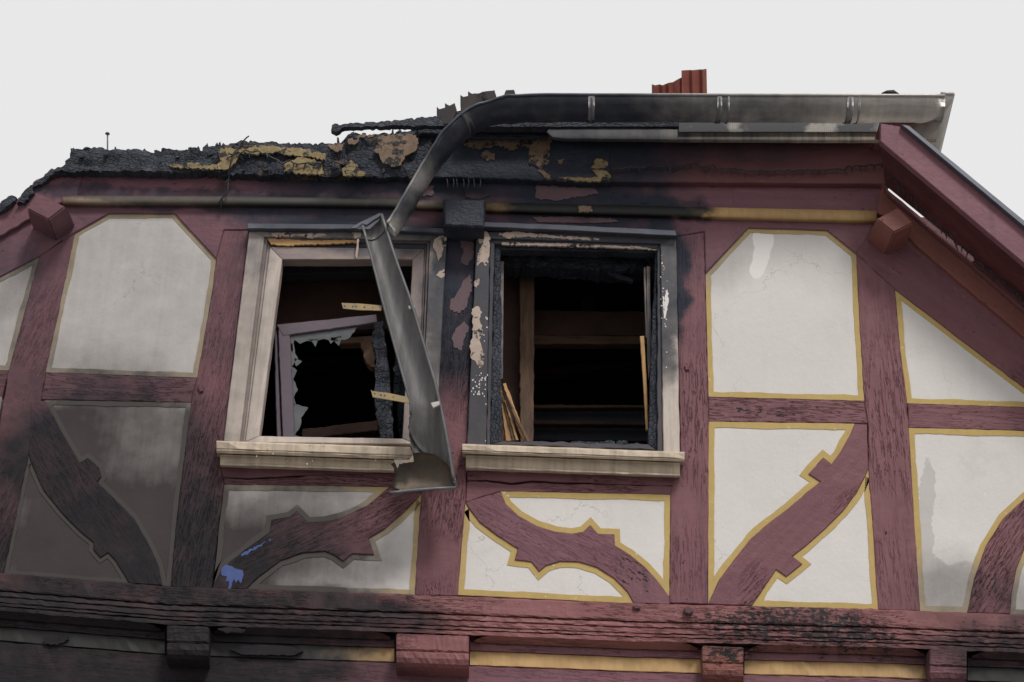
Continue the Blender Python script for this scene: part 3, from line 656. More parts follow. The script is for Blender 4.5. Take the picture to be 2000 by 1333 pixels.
ring('casing_bead', I1, I1b, .036, .07, FRAMEG, window1, skip=(2,))
I1c = [(527, 482), (829, 486), (813, 868), (479, 864)]
ring('rebate_strip', I1b, I1c, .020, .06, [CASEB, FRAMEG, FRAMEG, CASING], window1, skip=(2,))
OP1 = [(551, 507), (806, 507), (786, 857), (506, 852)]
ring('window_frame', I1c, OP1, .030, .07, [FRAMEG, FRAMEG, CASING, CASING], window1)
# stripped wood along the head of the left window
patch('bare_wood_patch', [(524, 466), (560, 468), (600, 470), (690, 468), (700, 474), (600, 478), (560, 480), (530, 478)], .040, LATH, jag=1.0, parent=window1)
patch('bare_wood_patch', [(530, 456), (545, 454), (575, 457), (600, 458), (596, 462), (560, 462), (545, 464), (532, 461)], .0535, BARE, jag=1.2, parent=window1)
patch('bare_wood_patch', [(594, 460), (606, 455), (630, 456), (640, 460), (618, 464), (598, 464)], .0535, BARE, jag=1.2, parent=window1)
patch('bare_wood_patch', [(686, 451), (708, 451), (704, 464), (692, 466), (688, 458)], .0535, BARE, jag=1.2, parent=window1)
patch('bare_wood_patch', [(862, 458), (872, 452), (872, 478), (866, 486), (862, 502), (856, 510), (852, 492), (846, 484), (848, 468)], .0535, BARE, jag=1.0, parent=window1)
patch('bare_wood_patch', [(858, 530), (868, 526), (868, 540), (862, 544), (852, 538)], .0535, BARE, jag=1.0, parent=window1)
patch('wood_splinter', [(697, 468), (701, 466), (700, 486), (697, 508), (694, 500), (696, 484)], .058, BARE, jag=.3, parent=window1)
prism('head_flashing', [(483, 436), (692, 438), (760, 441), (868, 446), (868, 455), (692, 448), (483, 447)], .085, .09, LEAD, window1, -1, amp=.4, step=20, bevel=.003)
O2 = [(931, 452), (1321, 462), (1328, 886), (912, 872)]
I2 = [(957, 466), (1290, 476), (1296, 882), (950, 870)]
ring('casing_board', O2, I2, .050, .09, [CASEB, CASING, CASING, CASEB], window2, skip=(2,), amp=.6)
I2b = [(966, 476), (1284, 486), (1284, 882), (957, 870)]
ring('casing_bead', I2, I2b, .034, .08, [CASEB, CASEB, CASEB, CASEB], window2, skip=(2,), amp=1.0)
OP2 = [(972, 488), (1280, 494), (1272, 862), (978, 858)]
ring('window_frame', [(966, 478), (1284, 488), (1284, 880), (957, 868)], [(978, 488), (1280, 494), (1266, 868), (980, 862)], .012, .06, [CHAR, CHAR, CASEB, CHARFINE], window2, amp=1.6)
for q in ([(976, 510), (984, 511), (982, 740), (974, 742)], [(1263, 520), (1270, 521), (1272, 700), (1267, 740), (1264, 700)], [(1258, 522), (1261, 522), (1264, 660), (1261, 660)]):
    prism('guide_rail', q, -.05, .03, FRAMEG, window2, 90, amp=.4, step=20, bevel=.002)
prism('head_flashing', [(944, 433), (1100, 439), (1320, 450), (1322, 461), (1100, 450), (944, 443)], .085, .09, LEAD, window2, -2, amp=.4, step=20, bevel=.003)
WS = 'bare_wood_patch'
patch(WS, [(938, 458), (950, 452), (956, 462), (956, 500), (950, 520), (940, 512), (932, 520), (932, 500), (940, 480), (934, 470)], .0515, BARE, jag=1.6, parent=window2)
patch(WS, [(928, 548), (936, 544), (936, 556), (930, 562), (926, 558)], .0515, BARE, jag=1.0, parent=window2)
patch(WS, [(922, 604), (934, 598), (942, 610), (936, 624), (944, 650), (936, 664), (946, 690), (944, 712), (936, 720), (930, 708), (920, 700), (918, 680), (924, 640)], .0515, BARE, jag=1.8, parent=window2)
patch(WS, [(975, 456), (1010, 452), (1060, 458), (1100, 462), (1170, 466), (1170, 470), (1090, 466), (1030, 462), (1000, 466), (975, 462)], .0515, BARE, jag=1.2, parent=window2)
patch(WS, [(980, 474), (1100, 476), (1250, 482), (1284, 488), (1200, 484), (1100, 481), (980, 478)], .036, BARE, jag=.8, parent=window2)
def chips(n, x0, x1, y0, y1, d, s, parent, mat=WHITEP):
    for _ in range(n):
        x, y = random.uniform(x0, x1), random.uniform(y0, y1); w_, h_ = random.uniform(.6, 1.6) * s, random.uniform(.8, 2.8) * s
        patch('paint_chip', [(x, y), (x + w_, y + random.uniform(-1, 1)), (x + w_ * .9, y + h_), (x + random.uniform(-1, .5), y + h_ * .8)], d, mat, jag=.3, step=3, parent=parent, thick=.004)
chips(30, 920, 948, 728, 775, .052, 1.7, window2); chips(16, 1288, 1302, 500, 720, .052, 1.6, window2); chips(10, 945, 952, 560, 860, .0515, 1.4, window2)
patch('paint_chip', [(1300, 568), (1304, 566), (1306, 590), (1303, 600), (1300, 622), (1296, 622), (1297, 596)], .052, WHITEP, jag=1.0, parent=window2, thick=.004)
patch('paint_chip', [(1294, 578), (1297, 580), (1299, 612), (1296, 612)], .052, WHITEP, jag=.6, parent=window2, thick=.004)
chips(14, 500, 780, 862, 905, .13, 1.2, window1); chips(8, 1290, 1298, 480, 560, .052, 1.5, window2, BARE)
# sills: top slab with nosing, and the apron board under it
def sillpart(parent, x0, x1, y0, y1, hs, ha, mat):
    ln = interp([(x0, y0), (x1, y1)])
    sweep('window_sill', x0, x1, ln, [(0, .055), (1, .115), (3, .125), (hs * .62, .125), (hs * .7, .118), (hs * .78, .122), (hs, .112), (hs + 1, .06)], mat, parent, 22, .25, back=-.02, deg=-2)
    sweep('sill_apron', x0 + 7, x1 - 9, ln, [(hs + 0, .058), (hs + 3, .074), (hs + 6, .068), (ha - 5, .066), (ha - 3, .078), (ha, .076), (ha + 1, .04)], mat, parent, 22, .25, back=-.02, deg=-2)
sillpart(window1, 423, 868, 861, 876, 24, 47, SILL)
sillpart(window2, 903, 1337, 867, 883, 19, 47, SILL)

# broken casement in the left window
prism('casement_frame', [(539, 634), (735, 614), (737, 630), (570, 654), (552, 656)], -.10, .045, SASH, window1, 5, amp=.5, bevel=.004)
prism('casement_frame', [(543, 640), (566, 655), (569, 700), (576, 860), (552, 860), (547, 740)], -.102, .045, SASH, window1, 88, amp=.5, bevel=.004)
prism('casement_edge', [(536, 636), (541, 640), (545, 740), (550, 860), (541, 860), (537, 740)], -.12, .04, SASH, window1, 88, amp=.4)
for q in ([(566, 656), (700, 638), (680, 662), (655, 668), (640, 664), (600, 666), (586, 672), (575, 664), (570, 690)], [(567, 668), (574, 672), (576, 690), (582, 700), (572, 714), (568, 716)], [(569, 716), (580, 724), (573, 742), (582, 762), (574, 776), (578, 790), (571, 792)],
          [(600, 664), (622, 662), (616, 678), (610, 668)], [(640, 662), (668, 656), (662, 676), (652, 666), (646, 672)], [(575, 700), (590, 706), (578, 716)], [(571, 788), (602, 796), (588, 816), (586, 834), (576, 850), (574, 860)], [(572, 848), (600, 858), (572, 860)]):
    prism('glass_shard', q, -.115, .005, GLASS, window1, 0, amp=.8, step=6, jag=1.0, bevel=0)
# furnishings of the fire: charred posts and beams seen through the openings
lumpy('charred_post', [(733, 630), (748, 628), (757, 700), (765, 780), (768, 866), (745, 866), (738, 820), (730, 770), (735, 700), (727, 660)], -.07, .1, CHARFINE, 90, jag=1.5, parent=H)
lumpy('charred_post', [(772, 690), (796, 690), (800, 866), (780, 866), (776, 800), (768, 760)], -.16, .1, CHAR, 90, jag=1.5, parent=H)
lumpy('scorched_beam', [(705, 668), (712, 656), (722, 660), (730, 690), (734, 715), (724, 716), (712, 700)], -.18, .06, BROWNW, 60, parent=H, bulge=.01)
prism('scorched_beam', [(660, 660), (735, 655), (734, 668), (664, 672)], -.25, .06, BROWNW, H, 0)
# the room
zc = P(700, 330).z; zf = P(1000, 1100).z
X0, X1 = P(300, 700).x, P(1500, 700).x
wbox('room_ceiling', X0, X1, .13, 4.2, zc, zc + .1, ROOM, H)
wbox('room_floor', X0, X1, .13, 4.2, zf - .1, zf, ROOM, H)
wbox('room_wall', X0, X1, 4.2, 4.3, zf, zc, ROOM, H)
wbox('room_wall', X0 - .1, X0, .13, 4.3, zf - .1, zc + .1, ROOM, H)
wbox('room_wall', X1, X1 + .1, .13, 4.3, zf - .1, zc + .1, ROOM, H)
wbox('room_wall', P(880, 700).x, P(935, 700).x, .13, 4.2, zf, zc, ROOM, H)
prism('room_panel', [(500, 530), (830, 520), (830, 640), (500, 650)], -.55, .05, ROOMB, H, 0, bevel=0)
prism('room_lintel', [(500, 496), (850, 496), (850, 530), (500, 536)], -.35, .08, ROOM, H)
lumpy('charred_lintel', [(945, 482), (1310, 492), (1310, 524), (1200, 528), (1100, 524), (945, 516)], -.13, .12, CHAR, jag=1.2)
prism('room_stud', [(1014, 500), (1044, 500), (1042, 880), (1016, 880)], -.36, .12, BROWNW, H, 90, amp=.8, jag=.6)
prism('room_panel', [(950, 500), (1020, 500), (1022, 880), (950, 880)], -.45, .04, ROOMB, H, 90, bevel=0)
def jbeam(pts, d, mat, low=None, lowmat=None):
    prism('room_beam', pts, d, .12, mat, H, -2, amp=.8, jag=.5)
jbeam([(1040, 606), (1300, 609), (1300, 656), (1040, 655)], -.75, ROOMB)
prism('room_batten', [(1040, 655), (1300, 657), (1300, 672), (1040, 672)], -.70, .06, BROWNW, H, 0, amp=.6)
jbeam([(1040, 793), (1300, 796), (1300, 862), (1040, 860)], -1.1, ROOM)
prism('room_batten', [(1040, 790), (1300, 791), (1300, 796), (1040, 797)], -1.0, .05, BROWNW, H, 0, amp=.6)
prism('room_batten', [(1040, 820), (1300, 824), (1300, 830), (1040, 828)], -1.0, .05, ROOMB, H, 0, amp=.6)

for q, d_ in (([(560, 540), (820, 600), (820, 616), (560, 556)], -.8), ([(600, 500), (640, 500), (700, 640), (664, 640)], -1.1), ([(585, 700), (740, 690), (740, 704), (585, 716)], -1.3), ([(590, 838), (740, 820), (740, 840), (590, 858)], -.5), ([(1050, 560), (1290, 530), (1290, 544), (1050, 576)], -1.4), ([(1120, 500), (1150, 500), (1165, 610), (1138, 610)], -1.2), ([(1040, 720), (1290, 700), (1290, 712), (1040, 734)], -1.6)):
    prism('charred_rafter', q, d_, .08, ROOMB, H, 0, amp=1.2, jag=.8, step=8)
R2 = random.Random(4)
for k in range(16):
    x = R2.uniform(1034, 1240); y = R2.uniform(862, 868); w_ = R2.uniform(14, 44)
    prism('rubble_piece', [(x, y + 12), (x + w_ * .2, y), (x + w_ * .5, y - R2.uniform(0, 3)), (x + w_ * .8, y), (x + w_, y + 12)], R2.uniform(-.05, .0), .05, R2.choice([CHARFINE, CHARFINE, CHAR]), H, 0, amp=.6, step=4, bevel=0)

# splintered laths: loose things leaning in the burnt window
lab = [('brown scorched lath leaning farthest left in the heap in the burnt right window', [(973, 736), (977, 738), (992, 860), (984, 858), (976, 800)], BROWNW),
       ('broad orange pine lath at the bottom left of the heap in the burnt right window', [(976, 762), (981, 764), (1000, 861), (988, 861)], LATH),
       ('scorched dark lath wedged between two pale ones in the burnt right window', [(980, 775), (985, 777), (1008, 861), (1001, 861)], BROWNW),
       ('thin pale lath in the middle of the heap in the burnt right window', [(985, 782), (988, 783), (1013, 860), (1008, 860)], LATH),
       ('long pale pine lath at the front of the heap in the burnt right window', [(982, 750), (988, 748), (1028, 856), (1023, 862), (1015, 846)], LATH),
       ('slim dark splinter lying along the long pale lath in the burnt right window', [(990, 775), (992, 774), (1031, 858), (1028, 861)], BROWNW),
       ('short brown lath lying lowest at the right of the heap in the burnt right window', [(998, 800), (1002, 801), (1036, 862), (1030, 864)], BROWNW)]
for k, (l_, q, m_) in enumerate(lab):
    o = prism('pine_lath', q, -.060 + k * .010, .010, m_, None, -72, amp=.4, step=6, jag=.5, bevel=.001)
    tag(o, l_, 'lath', 'splintered laths in the burnt window')
o = prism('pine_board', [(1250, 657), (1258, 656), (1264, 760), (1266, 840), (1262, 840), (1256, 740)], -.045, .02, LATH, None, 88, amp=.3, bevel=.002)
tag(o, 'narrow pale pine board standing upright at the right jamb of the burnt window', 'board')
o = prism('charred_splinter', [(1176, 527), (1188, 528), (1214, 538), (1238, 545), (1236, 552), (1212, 546), (1192, 536)], -.16, .02, CHARB, None, -20, amp=.5, jag=.6, bevel=.001)
tag(o, 'charred wood splinter hanging under the black lintel of the right window', 'splinter')

# ------------------------------------------------------------------ eave: soffit, trims, gutter
prism('soffit_board', [(900, 214), (1722, 216), (1722, 246), (900, 248)], .20, .1, CHARFINE, H, 0, amp=.3, bevel=0)
prism('vent_strip', [(1326, 236), (1717, 237), (1717, 258), (1326, 258)], .205, .004, PERF, H, 0, amp=.1, bevel=0)
prism('eave_trim', [(1072, 249), (1090, 247), (1180, 249), (1340, 252), (1718, 255), (1718, 275), (1300, 273), (1100, 271), (1078, 268), (1068, 258)], .19, .025, METALB, H, 0, amp=.4, step=16, bevel=.002)
prism('eave_trim', [(890, 262), (935, 254), (960, 262), (1070, 262), (1070, 270), (890, 270)], .15, .02, CHAR, H, 0, amp=.8)

def halftube(name, cl, ups, rad, d, mat, parent, n=12, arc=math.pi, bead=.006, thick=.003, squash=None):
    """half-round channel along the centre points cl (Vectors); ups = opening direction at each point"""
    bm = bmesh.new(); rows = []; beads = []
    for i, c in enumerate(cl):
        t = (cl[min(i + 1, len(cl) - 1)] - cl[max(i - 1, 0)]).normalized(); u = ups[i].normalized(); u = (u - t * u.dot(t)).normalized(); s = t.cross(u).normalized()
        r = rad[i] if isinstance(rad, list) else rad; q = squash[i] if squash else 1.0
        rows.append([bm.verts.new(c + s * math.cos(a) * r * q - u * math.sin(a) * r) for a in [(-.0 + arc * k / n) for k in range(n + 1)]])
        beads.append((c + s * r * q, c - s * r * q))
    for a, b in zip(rows, rows[1:]):
        for k in range(n): bm.faces.new((a[k], b[k], b[k + 1], a[k + 1]))
    bmesh.ops.solidify(bm, geom=list(bm.faces), thickness=thick)
    o = link(name, bm, mat, parent, 0, cl[0], smooth=True)
    return o, beads
def smooth_path(seq):
    out = list(seq)
    for _ in range(6): out = [out[0]] + [(out[i - 1] + out[i] * 2 + out[i + 1]) / 4 for i in range(1, len(out) - 1)] + [out[-1]]
    return out
gut = bpy.data.objects.new('gutter', None); sc.collection.objects.link(gut); gut.parent = H; gut.location = P(1855, 185, .35)
gut['label'] = 'half-round zinc gutter along the eave, its left half bent down over the left window'
GD = .36
def GP(x, y, d=GD): return P(x, y, d)
R0 = (GP(1400, 180) - GP(1400, 235)).length * .56
pathpx = [(1845, 183, 0), (1760, 183, 0), (1660, 182.5, 0), (1530, 182, 0), (1405, 182, 0), (1280, 181.5, 0), (1155, 181.5, 0), (1080, 181, 0), (1020, 182, 2), (985, 184, 6), (955, 187, 12), (925, 195, 22), (896, 211, 36), (868, 236, 46), (846, 268, 54), (824, 306, 59), (800, 346, 61), (780, 382, 62), (762, 412, 63), (752, 428, 64)]
# path runs along the front rim line; centre is one radius behind it
cl, ups, rads, sq = [], [], [], []
for (x, y, a) in pathpx:
    d = GD - (.06 if a > 50 else 0) * (a - 50) / 14
    u = Vector((-math.sin(math.radians(a)), -.12 if a < 8 else -.30, math.cos(math.radians(a))))
    r = R0 * (1.0 if a < 20 else 1.06 if a < 50 else 1.0 - (a - 50) * .017)
    rim = GP(x, y, d + r); cl.append(rim + Vector((0, r, 0))); ups.append(u); rads.append(r); sq.append(1.0)
def dens(seq, k=4):
    out = []
    for a, b in zip(seq, seq[1:]):
        for j in range(k): out.append(a + (b - a) * (j / k))
    out.append(seq[-1]); return out
from mathutils import noise as mnoise
_c, _r = smooth_path(dens(cl)), dens(rads)
for i_ in range(len(_r)):
    w_ = min(1.0, max(0.0, (i_ - 22) / 14)); _r[i_] *= 1 + w_ * .10 * mnoise.noise(Vector((i_ * .33, 2, 5)))
    _c[i_] = _c[i_] + Vector((mnoise.noise(Vector((i_ * .4, 9, 1))), 0, mnoise.noise(Vector((i_ * .4, 3, 7))))) * .006 * w_
g1, bd = halftube('gutter_channel', _c, dens(ups), _r, GD, ZINC, gut, 16)
tube('gutter_bead', [b for a, b in bd], .0075, ZINC, gut, 8) if (bd[0][1].y < bd[0][0].y) else tube('gutter_bead', [a for a, b in bd], .0075, ZINC, gut, 8)
# straps and seams
def strap(i, wd=.018, mat=METALB):
    c, u, r = cl[i], ups[i], rads[i] + .004; t = (cl[i + 1] - cl[i - 1]).normalized()
    halftube('gutter_seam', [c - t * wd, c, c + t * wd], [u] * 3, r, 0, ZINCIN, gut, 16, thick=.004)
for i in (2, 4, 6, 12): strap(i, .016 if i != 4 else .012)
for i in (2, 4): 
    cl_save = cl[i]; cl[i] = cl[i] + Vector((.045, 0, 0)); strap(i, .004); cl[i] = cl_save
# mitred return running back along the verge
rc = cl[0]; x_end = GP(1852, 183).x
RB = []
for k in range(13):
    a = math.pi * k / 12; RB.append((math.cos(a), math.sin(a)))
bm = bmesh.new(); r = R0
ringA = []; ringB = []
for c, s in RB:   # c=+1 outer/front edge, c=-1 inner/back edge
    ringA.append(bm.verts.new(Vector((x_end - r + c * r, rc.y - c * r, rc.z - s * r))))
    ringB.append(bm.verts.new(Vector((x_end - r + c * r + .065, rc.y + .67, rc.z - s * r - .01))))
ringC = [bm.verts.new(Vector((cl[0].x - .02, rc.y - c * r, rc.z - s * r))) for c, s in RB]
for k in range(12):
    bm.faces.new((ringA[k], ringA[k + 1], ringB[k + 1], ringB[k])); bm.faces.new((ringC[k], ringC[k + 1], ringA[k + 1], ringA[k]))
bmesh.ops.solidify(bm, geom=list(bm.faces), thickness=.003)
oc = link('gutter_corner', bm, ZINC, gut, 0, rc, smooth=False)
for p in oc.data.polygons: p.use_smooth = True
me = oc.data
try: me.set_sharp_from_angle(angle=math.radians(40))
except Exception: pass
tube('gutter_bead', [Vector((cl[0].x - .02, rc.y - r, rc.z)), Vector((x_end, rc.y - r, rc.z))], .0075, ZINC, gut)
tube('gutter_bead', [Vector((x_end, rc.y - r, rc.z)), Vector((x_end + .065, rc.y + .67, rc.z - .01))], .0075, ZINC, gut)
prism('gutter_hook', [(1808, 272), (1828, 272), (1828, 276), (1812, 277)], .2, .01, METALB, gut, 0, bevel=0)
# hanging trough, seen from the inside
def interp_pts(tab, y):
    for a, b in zip(tab, tab[1:]):
        if a[1] <= y <= b[1]: return a[0] + (b[0] - a[0]) * (y - a[1]) / (b[1] - a[1])
    return tab[0][0] if y < tab[0][1] else tab[-1][0]
Ld = [(708, 441), (730, 520), (750, 600), (772, 680), (797, 770), (803, 795), (798, 822), (800, 850), (808, 885)]
Rd = [(745, 419), (772, 505), (803, 590), (826, 668), (849, 745), (866, 820), (877, 880), (884, 925), (889, 952)]
n = 26; bm = bmesh.new(); rows = []; lrim = []; rrim = []
dep = lambda t: .34 - .10 * t
lip = []
for i in range(n + 1):
    t = i / n; L = (0, 0)
    f = t * (len(Ld) - 1); k = min(int(f), len(Ld) - 2); L = lerp(Ld[k], Ld[k + 1], f - k)
    Rr = lerp(Rd[k], Rd[k + 1], f - k) if t < .999 else (884, 925)
    if t > .97: L = (808, 885); 
    dL = dep(t); a = P(L[0], L[1], dL); b = P(Rr[0], Rr[1], dL)
    if i > 17: a += Vector((random.gauss(0, .004), random.gauss(0, .006), random.gauss(0, .004)))
    c = (a + b) / 2; h = (b - a) / 2; r = h.length; row = []
    for k2 in range(15):
        an = math.pi * k2 / 14
        q = c - h * math.cos(an) + Vector((0, r * .95 * math.sin(an), 0))
        from mathutils import noise as mn
        if i > 15: q += Vector((0, mn.noise(q * 16) * .018, 0))
        row.append(bm.verts.new(q))
    rows.append(row); lrim.append(a); rrim.append(b)
_arcs = [[v.co.copy() - Vector((0, .004, 0)) for v in rows[i_]] for i_ in (1, 22, 25)]
for a, b in zip(rows, rows[1:]):
    for k in range(14): bm.faces.new((a[k], a[k + 1], b[k + 1], b[k]))
bmesh.ops.solidify(bm, geom=list(bm.faces), thickness=.003)
link('hanging_trough', bm, ZINCIN, gut, 0, lrim[0], smooth=True)
for a_ in _arcs: tube('gutter_seam', a_, .0035, ZINCD, gut, 6)
tube('gutter_bead', lrim[:19], .0065, ZINCD, gut); tube('gutter_bead', rrim + [P(891, 953, .24)], .008, ZINCD, gut, 8)
# mitre corner at the foot of the trough: channel turns left and is torn open
def corner_row(pt, pb, d, sag):
    a = P(pt[0], pt[1], d); b = P(pb[0], pb[1], d); c = (a + b) / 2; h = (b - a) / 2
    return [c - h * math.cos(math.pi * k / 12) + Vector((0, sag * math.sin(math.pi * k / 12), 0)) for k in range(13)]
bm = bmesh.new(); rows = []
for i, (pt, pb, sg) in enumerate([((884, 925), (890, 953), .02), ((872, 905), (878, 954), .045), ((850, 888), (856, 955), .065), ((828, 884), (834, 956), .075), ((808, 885), (815, 958), .078), ((800, 896), (803, 959), .07), ((788, 897), (790, 960), .066), ((776, 898), (776, 960), .058), ((770, 899), (769, 961), .05)]):
    row = corner_row(pt, pb, .24, sg)
    if i > 6: row = [q + Vector((random.gauss(0, .008), 0, 0)) for q in row]
    rows.append([bm.verts.new(q) for q in row])
for a, b in zip(rows, rows[1:]):
    for k in range(12): bm.faces.new((a[k], a[k + 1], b[k + 1], b[k]))
bmesh.ops.solidify(bm, geom=list(bm.faces), thickness=.003)
link('torn_gutter_corner', bm, ZINCEND, gut, 0, P(840, 950, .24), smooth=True)
tube('gutter_bead', [P(891, 953, .245), P(850, 955, .245), P(815, 957.5, .245), P(790, 960, .245), P(775, 962, .245), P(760, 962.5, .25)], .008, ZINCD, gut)
patch('torn_flap', [(770, 897), (778, 896), (800, 898), (806, 888), (808, 902), (796, 904), (780, 906), (776, 915), (772, 905)], .238, ZINCEND, jag=.8, parent=gut, thick=.004)
# jagged join with twisted straps at the head of the trough
prism('twisted_strap', [(684, 446), (700, 436), (725, 424), (742, 416), (746, 420), (730, 430), (716, 440), (708, 437), (696, 446)], .33, .006, LEAD, gut, 25, amp=.4, bevel=.001)
prism('twisted_strap', [(704, 441), (716, 440), (736, 424), (745, 417), (742, 430), (722, 448), (712, 448)], .322, .006, LEAD, gut, 40, amp=.4, bevel=.001)
prism('gutter_plug', [(712, 446), (728, 444), (745, 424), (748, 436), (744, 446), (734, 453), (722, 455)], .285, .008, CHAR, gut, 0, amp=.4, bevel=.001)
def holed_strap(pts, holes, parent, d=.30):
    o = prism('perforated_strap', pts, d, .004, BRACKET, parent, -2, amp=.1, bevel=.0007)
    for (x, y, r_) in holes:
        prism('strap_hole', [(x + r_ * math.cos(a * 1.047), y + r_ * math.sin(a * 1.047)) for a in range(6)], d + .0006, .003, ROOM, o, 0, amp=0, bevel=0)
holed_strap([(667, 592), (700, 593), (746, 597), (745, 607), (700, 606), (670, 603)], [(673, 598, 1.8), (689, 599, 1.8), (695, 599, 1.8), (712, 600, 2), (728, 601, 1.2)], gut)
holed_strap([(724, 761), (727, 764), (760, 768), (797, 776), (800, 788), (776, 784), (728, 776)], [(732, 769, 1.8), (744, 772, 2), (751, 773, 2), (768, 776, 1.6)], gut, .29)
for q in ([(797, 598), (808, 593), (811, 602), (799, 604)], [(841, 787), (858, 783), (859, 791), (846, 797)]):
    prism('rim_clip', q, .31, .012, ZINC, gut, 0, amp=.2, bevel=.002)

# ------------------------------------------------------------------ right verge: barge board, soffit, roof edge
UX = 2420
prism('barge_board', [(1720, 241), (1772, 250), (2000, 440), (UX, 790), (UX, 868), (2000, 514), (1720, 276)], .40, .035, MAUVE2, H, -39, amp=.3, step=20, bevel=.003)
def quadstrip(name, top, bot, mat, parent, thick=.012):
    bm = bmesh.new(); a = [bm.verts.new(P(*p)) for p in top]; b = [bm.verts.new(P(*p)) for p in bot]
    for i in range(len(a) - 1): bm.faces.new((a[i], a[i + 1], b[i + 1], b[i]))
    bmesh.ops.solidify(bm, geom=list(bm.faces), thickness=thick)
    return link(name, bm, mat, parent, 0, a[0].co.copy())
quadstrip('verge_soffit', [(1720, 277, .366), (2000, 515, .366), (UX, 869, .366)], [(1728, 362, .10), (1905, 506, .10), (UX, 905, .10)], MAROON, H)
quadstrip('verge_soffit', [(1900, 492, .12), (2000, 572, .12), (UX, 905, .12)], [(1904, 525, .05), (2000, 600, .05), (UX, 925, .05)], MAROON, H)
prism('roof_edge_trim', [(1760, 243), (1776, 246), (2002, 432), (UX, 780), (UX, 792), (2000, 442), (1772, 252)], .43, .07, LEAD, H, -39, amp=.2, step=20, bevel=.002)
prism('verge_return', [(1720, 236), (1790, 236), (1776, 252), (1722, 243)], .33, .3, MAROON, H, 0, amp=.2)

# remains of the roof behind the eave: tiles laid in rows on a low slope, hidden from the street
ez = P(1400, 200, .2).z
# tile fragments above the bent gutter
frag = [[(853, 226), (853, 208), (858, 213), (869, 210), (869, 201), (878, 206), (888, 201), (892, 214), (884, 240), (858, 246)], [(899, 200), (899, 185), (905, 189), (914, 187), (914, 178), (922, 183), (948, 180), (955, 200), (930, 214), (900, 222)], [(925, 188), (942, 179), (966, 176), (972, 196), (930, 204)], [(980, 196), (988, 176), (1004, 175), (1010, 196)]]
for q in frag: prism('roof_tile', q, .24, .03, TILE, H, 0, amp=.4, step=5, bevel=.003)
prism('roof_tile', [(1722, 181), (1732, 176), (1746, 175), (1756, 182)], .1, .3, TILE, H, 0, amp=.3, bevel=.004)
rx0, rx1 = P(1010, 200, .2).x, P(1760, 200, .2).x
tile_me = None
cols = int((rx1 - rx0) / .19)
for r_ in range(5):
    for c_ in range(cols):
        if tile_me is None:
            bm = bmesh.new(); W_, L_ = .20, .36; v = []
            for yy in (0, L_):
                for k in range(7): v.append(bm.verts.new((W_ * k / 6, yy, .018 * math.sin(k / 6 * math.pi * 2) + (.02 if yy == 0 else 0))))
            for k in range(6): bm.faces.new((v[k], v[k + 1], v[k + 8], v[k + 7]))
            bmesh.ops.solidify(bm, geom=list(bm.faces), thickness=.012)
            first = link('roof_tile', bm, TILEF, H); tile_me = first.data; o = first
        else:
            o = bpy.data.objects.new('roof_tile', tile_me); sc.collection.objects.link(o); o.parent = H
        o.location = (rx0 + c_ * .19, -.20 + r_ * .30, ez - .03 + r_ * .30 * .36); o.rotation_euler = (math.atan(.36), 0, random.gauss(0, .01))
wbox('roof_boarding', rx0, rx1, -.02, 1.3, ez - .10, ez - .08, TILE, H)

# red sheet-metal chimney cladding above the eave
chim = bpy.data.objects.new('chimney', None); sc.collection.objects.link(chim); chim.parent = H
CD = -1.6; cb = P(1330, 215, CD); chim.location = cb; chim['label'] = 'red-brown sheet metal chimney cladding torn off in steps on its left'
xs = [1273, 1280, 1288, 1294, 1301, 1306, 1314, 1326, 1331, 1331, 1346, 1352, 1366, 1372, 1380]
ys = [165, 167, 165, 167, 164, 162, 161, 154, 152, 138, 137, 137.5, 136, 136, 135]
bm = bmesh.new(); t_ = []; b_ = []
for k, (x, y) in enumerate(zip(xs, ys)):
    dd = CD + (.035 if (k // 1) % 2 else 0); t_.append(bm.verts.new(P(x, y, dd))); c = P(x, 245, dd); b_.append(bm.verts.new(Vector((t_[-1].co.x, t_[-1].co.y, c.z - .3))))
for k in range(len(xs) - 1): bm.faces.new((t_[k], t_[k + 1], b_[k + 1], b_[k]))
bmesh.ops.solidify(bm, geom=list(bm.faces), thickness=.01)
link('corrugated_sheet', bm, REDMETAL, chim, 0, cb)
e = P(1380, 135, CD); f0 = P(1377, 245, CD).z - .3
wbox('side_sheet', e.x - .012, e.x, -CD, -CD + .5, f0, e.z, REDMETAL, chim)
wbox('chimney_stack', P(1335, 160, CD).x, e.x - .02, -CD + .06, -CD + .45, f0 - .5, P(1350, 152, CD).z, REDMETAL, chim)

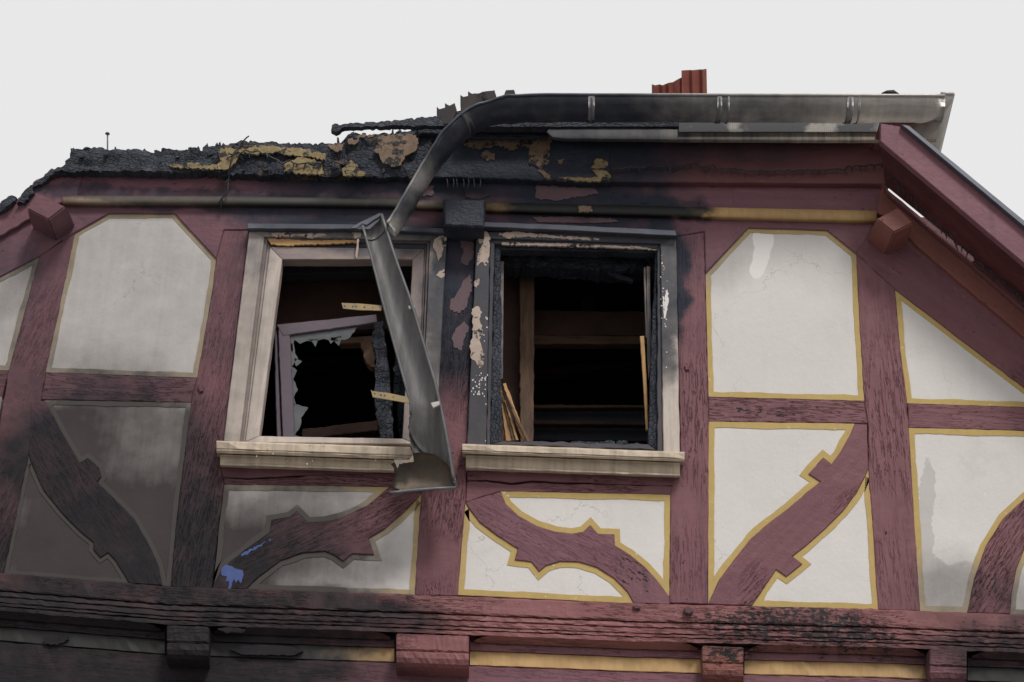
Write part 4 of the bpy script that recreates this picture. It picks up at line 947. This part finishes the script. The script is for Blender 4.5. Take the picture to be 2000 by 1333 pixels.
# ------------------------------------------------------------------ string lights
def lights(path, label, nb, group=None, seed=3, jit=1.6, blen=.034):
    R = random.Random(seed); pts = []
    for a, b in zip(path, path[1:]):
        L = math.hypot(b[0] - a[0], b[1] - a[1]); k = max(1, int(L / 7))
        for j in range(k):
            t = j / k; pts.append(P(a[0] + (b[0] - a[0]) * t + R.gauss(0, .5), a[1] + (b[1] - a[1]) * t + R.gauss(0, jit), a[2] + (b[2] - a[2]) * t + R.gauss(0, .003)))
    pts.append(P(*path[-1]))
    root = bpy.data.objects.new('string_lights', None); sc.collection.objects.link(root); root.location = pts[0]; tag(root, label, 'string lights', group)
    tube('cable', pts, .0042, BLACKCAB, root, 6)
    me = None
    for i in range(nb):
        p = pts[min(len(pts) - 1, int((i + .5) / nb * (len(pts) - 1)))]
        if me is None:
            bm = bmesh.new()
            bmesh.ops.create_cone(bm, cap_ends=True, segments=6, radius1=.0025, radius2=.0045, depth=blen, matrix=Matrix.Translation((0, 0, -blen / 2)))
            o = link('bulb', bm, BLACKCAB, root, 0, (0, 0, 0)); me = o.data
        else: o = bpy.data.objects.new('bulb', me); sc.collection.objects.link(o); o.parent = root
        o.matrix_basis = Matrix.Translation(p - pts[0]) @ Matrix.Rotation(R.gauss(0, .45), 4, 'Y') @ Matrix.Rotation(R.gauss(0, .2), 4, 'X')
    return root
lights([(1192, 330, .115), (1240, 328, .115), (1315, 325, .11), (1350, 322, .11), (1400, 329, .11), (1450, 333, .11), (1500, 335, .11), (1555, 333, .11), (1600, 332, .11), (1640, 330, .11), (1680, 325, .11), (1722, 321, .12)], 'black string lights sagging along the maroon frieze under the gutter', 34)
lights([(1722, 322, .15), (1735, 338, .19), (1765, 372, .2), (1800, 408, .2), (1845, 452, .19), (1890, 492, .17), (1905, 505, .15), (1945, 538, .14), (1975, 562, .13), (2010, 590, .12), (2120, 680, .12)], 'black string lights running down the sloping barge board at the right', 40, seed=5, jit=2.4)
lights([(486, 262, .13), (470, 282, .13), (455, 300, .13), (448, 330, .11), (446, 352, .09), (443, 380, .09), (434, 386, .08), (432, 408, .06)], 'short burnt end of string lights dangling over the left end of the top moulding', 4, seed=8)
lights([(446, 300, .135), (480, 296, .135), (520, 300, .135), (550, 318, .135), (590, 320, .135), (640, 318, .135), (670, 322, .135)], 'melted string lights stuck to the gold blistered burnt beam at the left', 8, seed=9, jit=3)
for k in range(7):   # burnt lamp stubs under the bent pipe
    x = 872 + k * 11 + random.uniform(-3, 3); o = tube('lamp_stub', [P(x, 350, .10), P(x + 1, 356, .10), P(x + random.uniform(-2, 2), 366, .10)], .003, FRAMEG, H, 5)

# thin mast far behind the burnt beam
mast = tube('rooftop_mast', [P(210, 420, -6.0), P(210, 276, -6.0), P(210, 261, -6.0)], .007, LEAD, None, 8)
bm = bmesh.new(); bmesh.ops.create_cone(bm, cap_ends=True, segments=12, radius1=.022, radius2=.016, depth=.012, matrix=Matrix.Translation(P(210, 261, -6.0)))
link('mast_cap', bm, LEAD, mast, 0, P(210, 261, -6.0))
tag(mast, 'thin grey mast with a small flat cap above the burnt beam at the left', 'mast')
b_ = P(210, 352, -6.0)
wbox('rear_wall', -4.0, 4.0, 5.9, 6.2, 0, b_.z - .15, CORE, H)
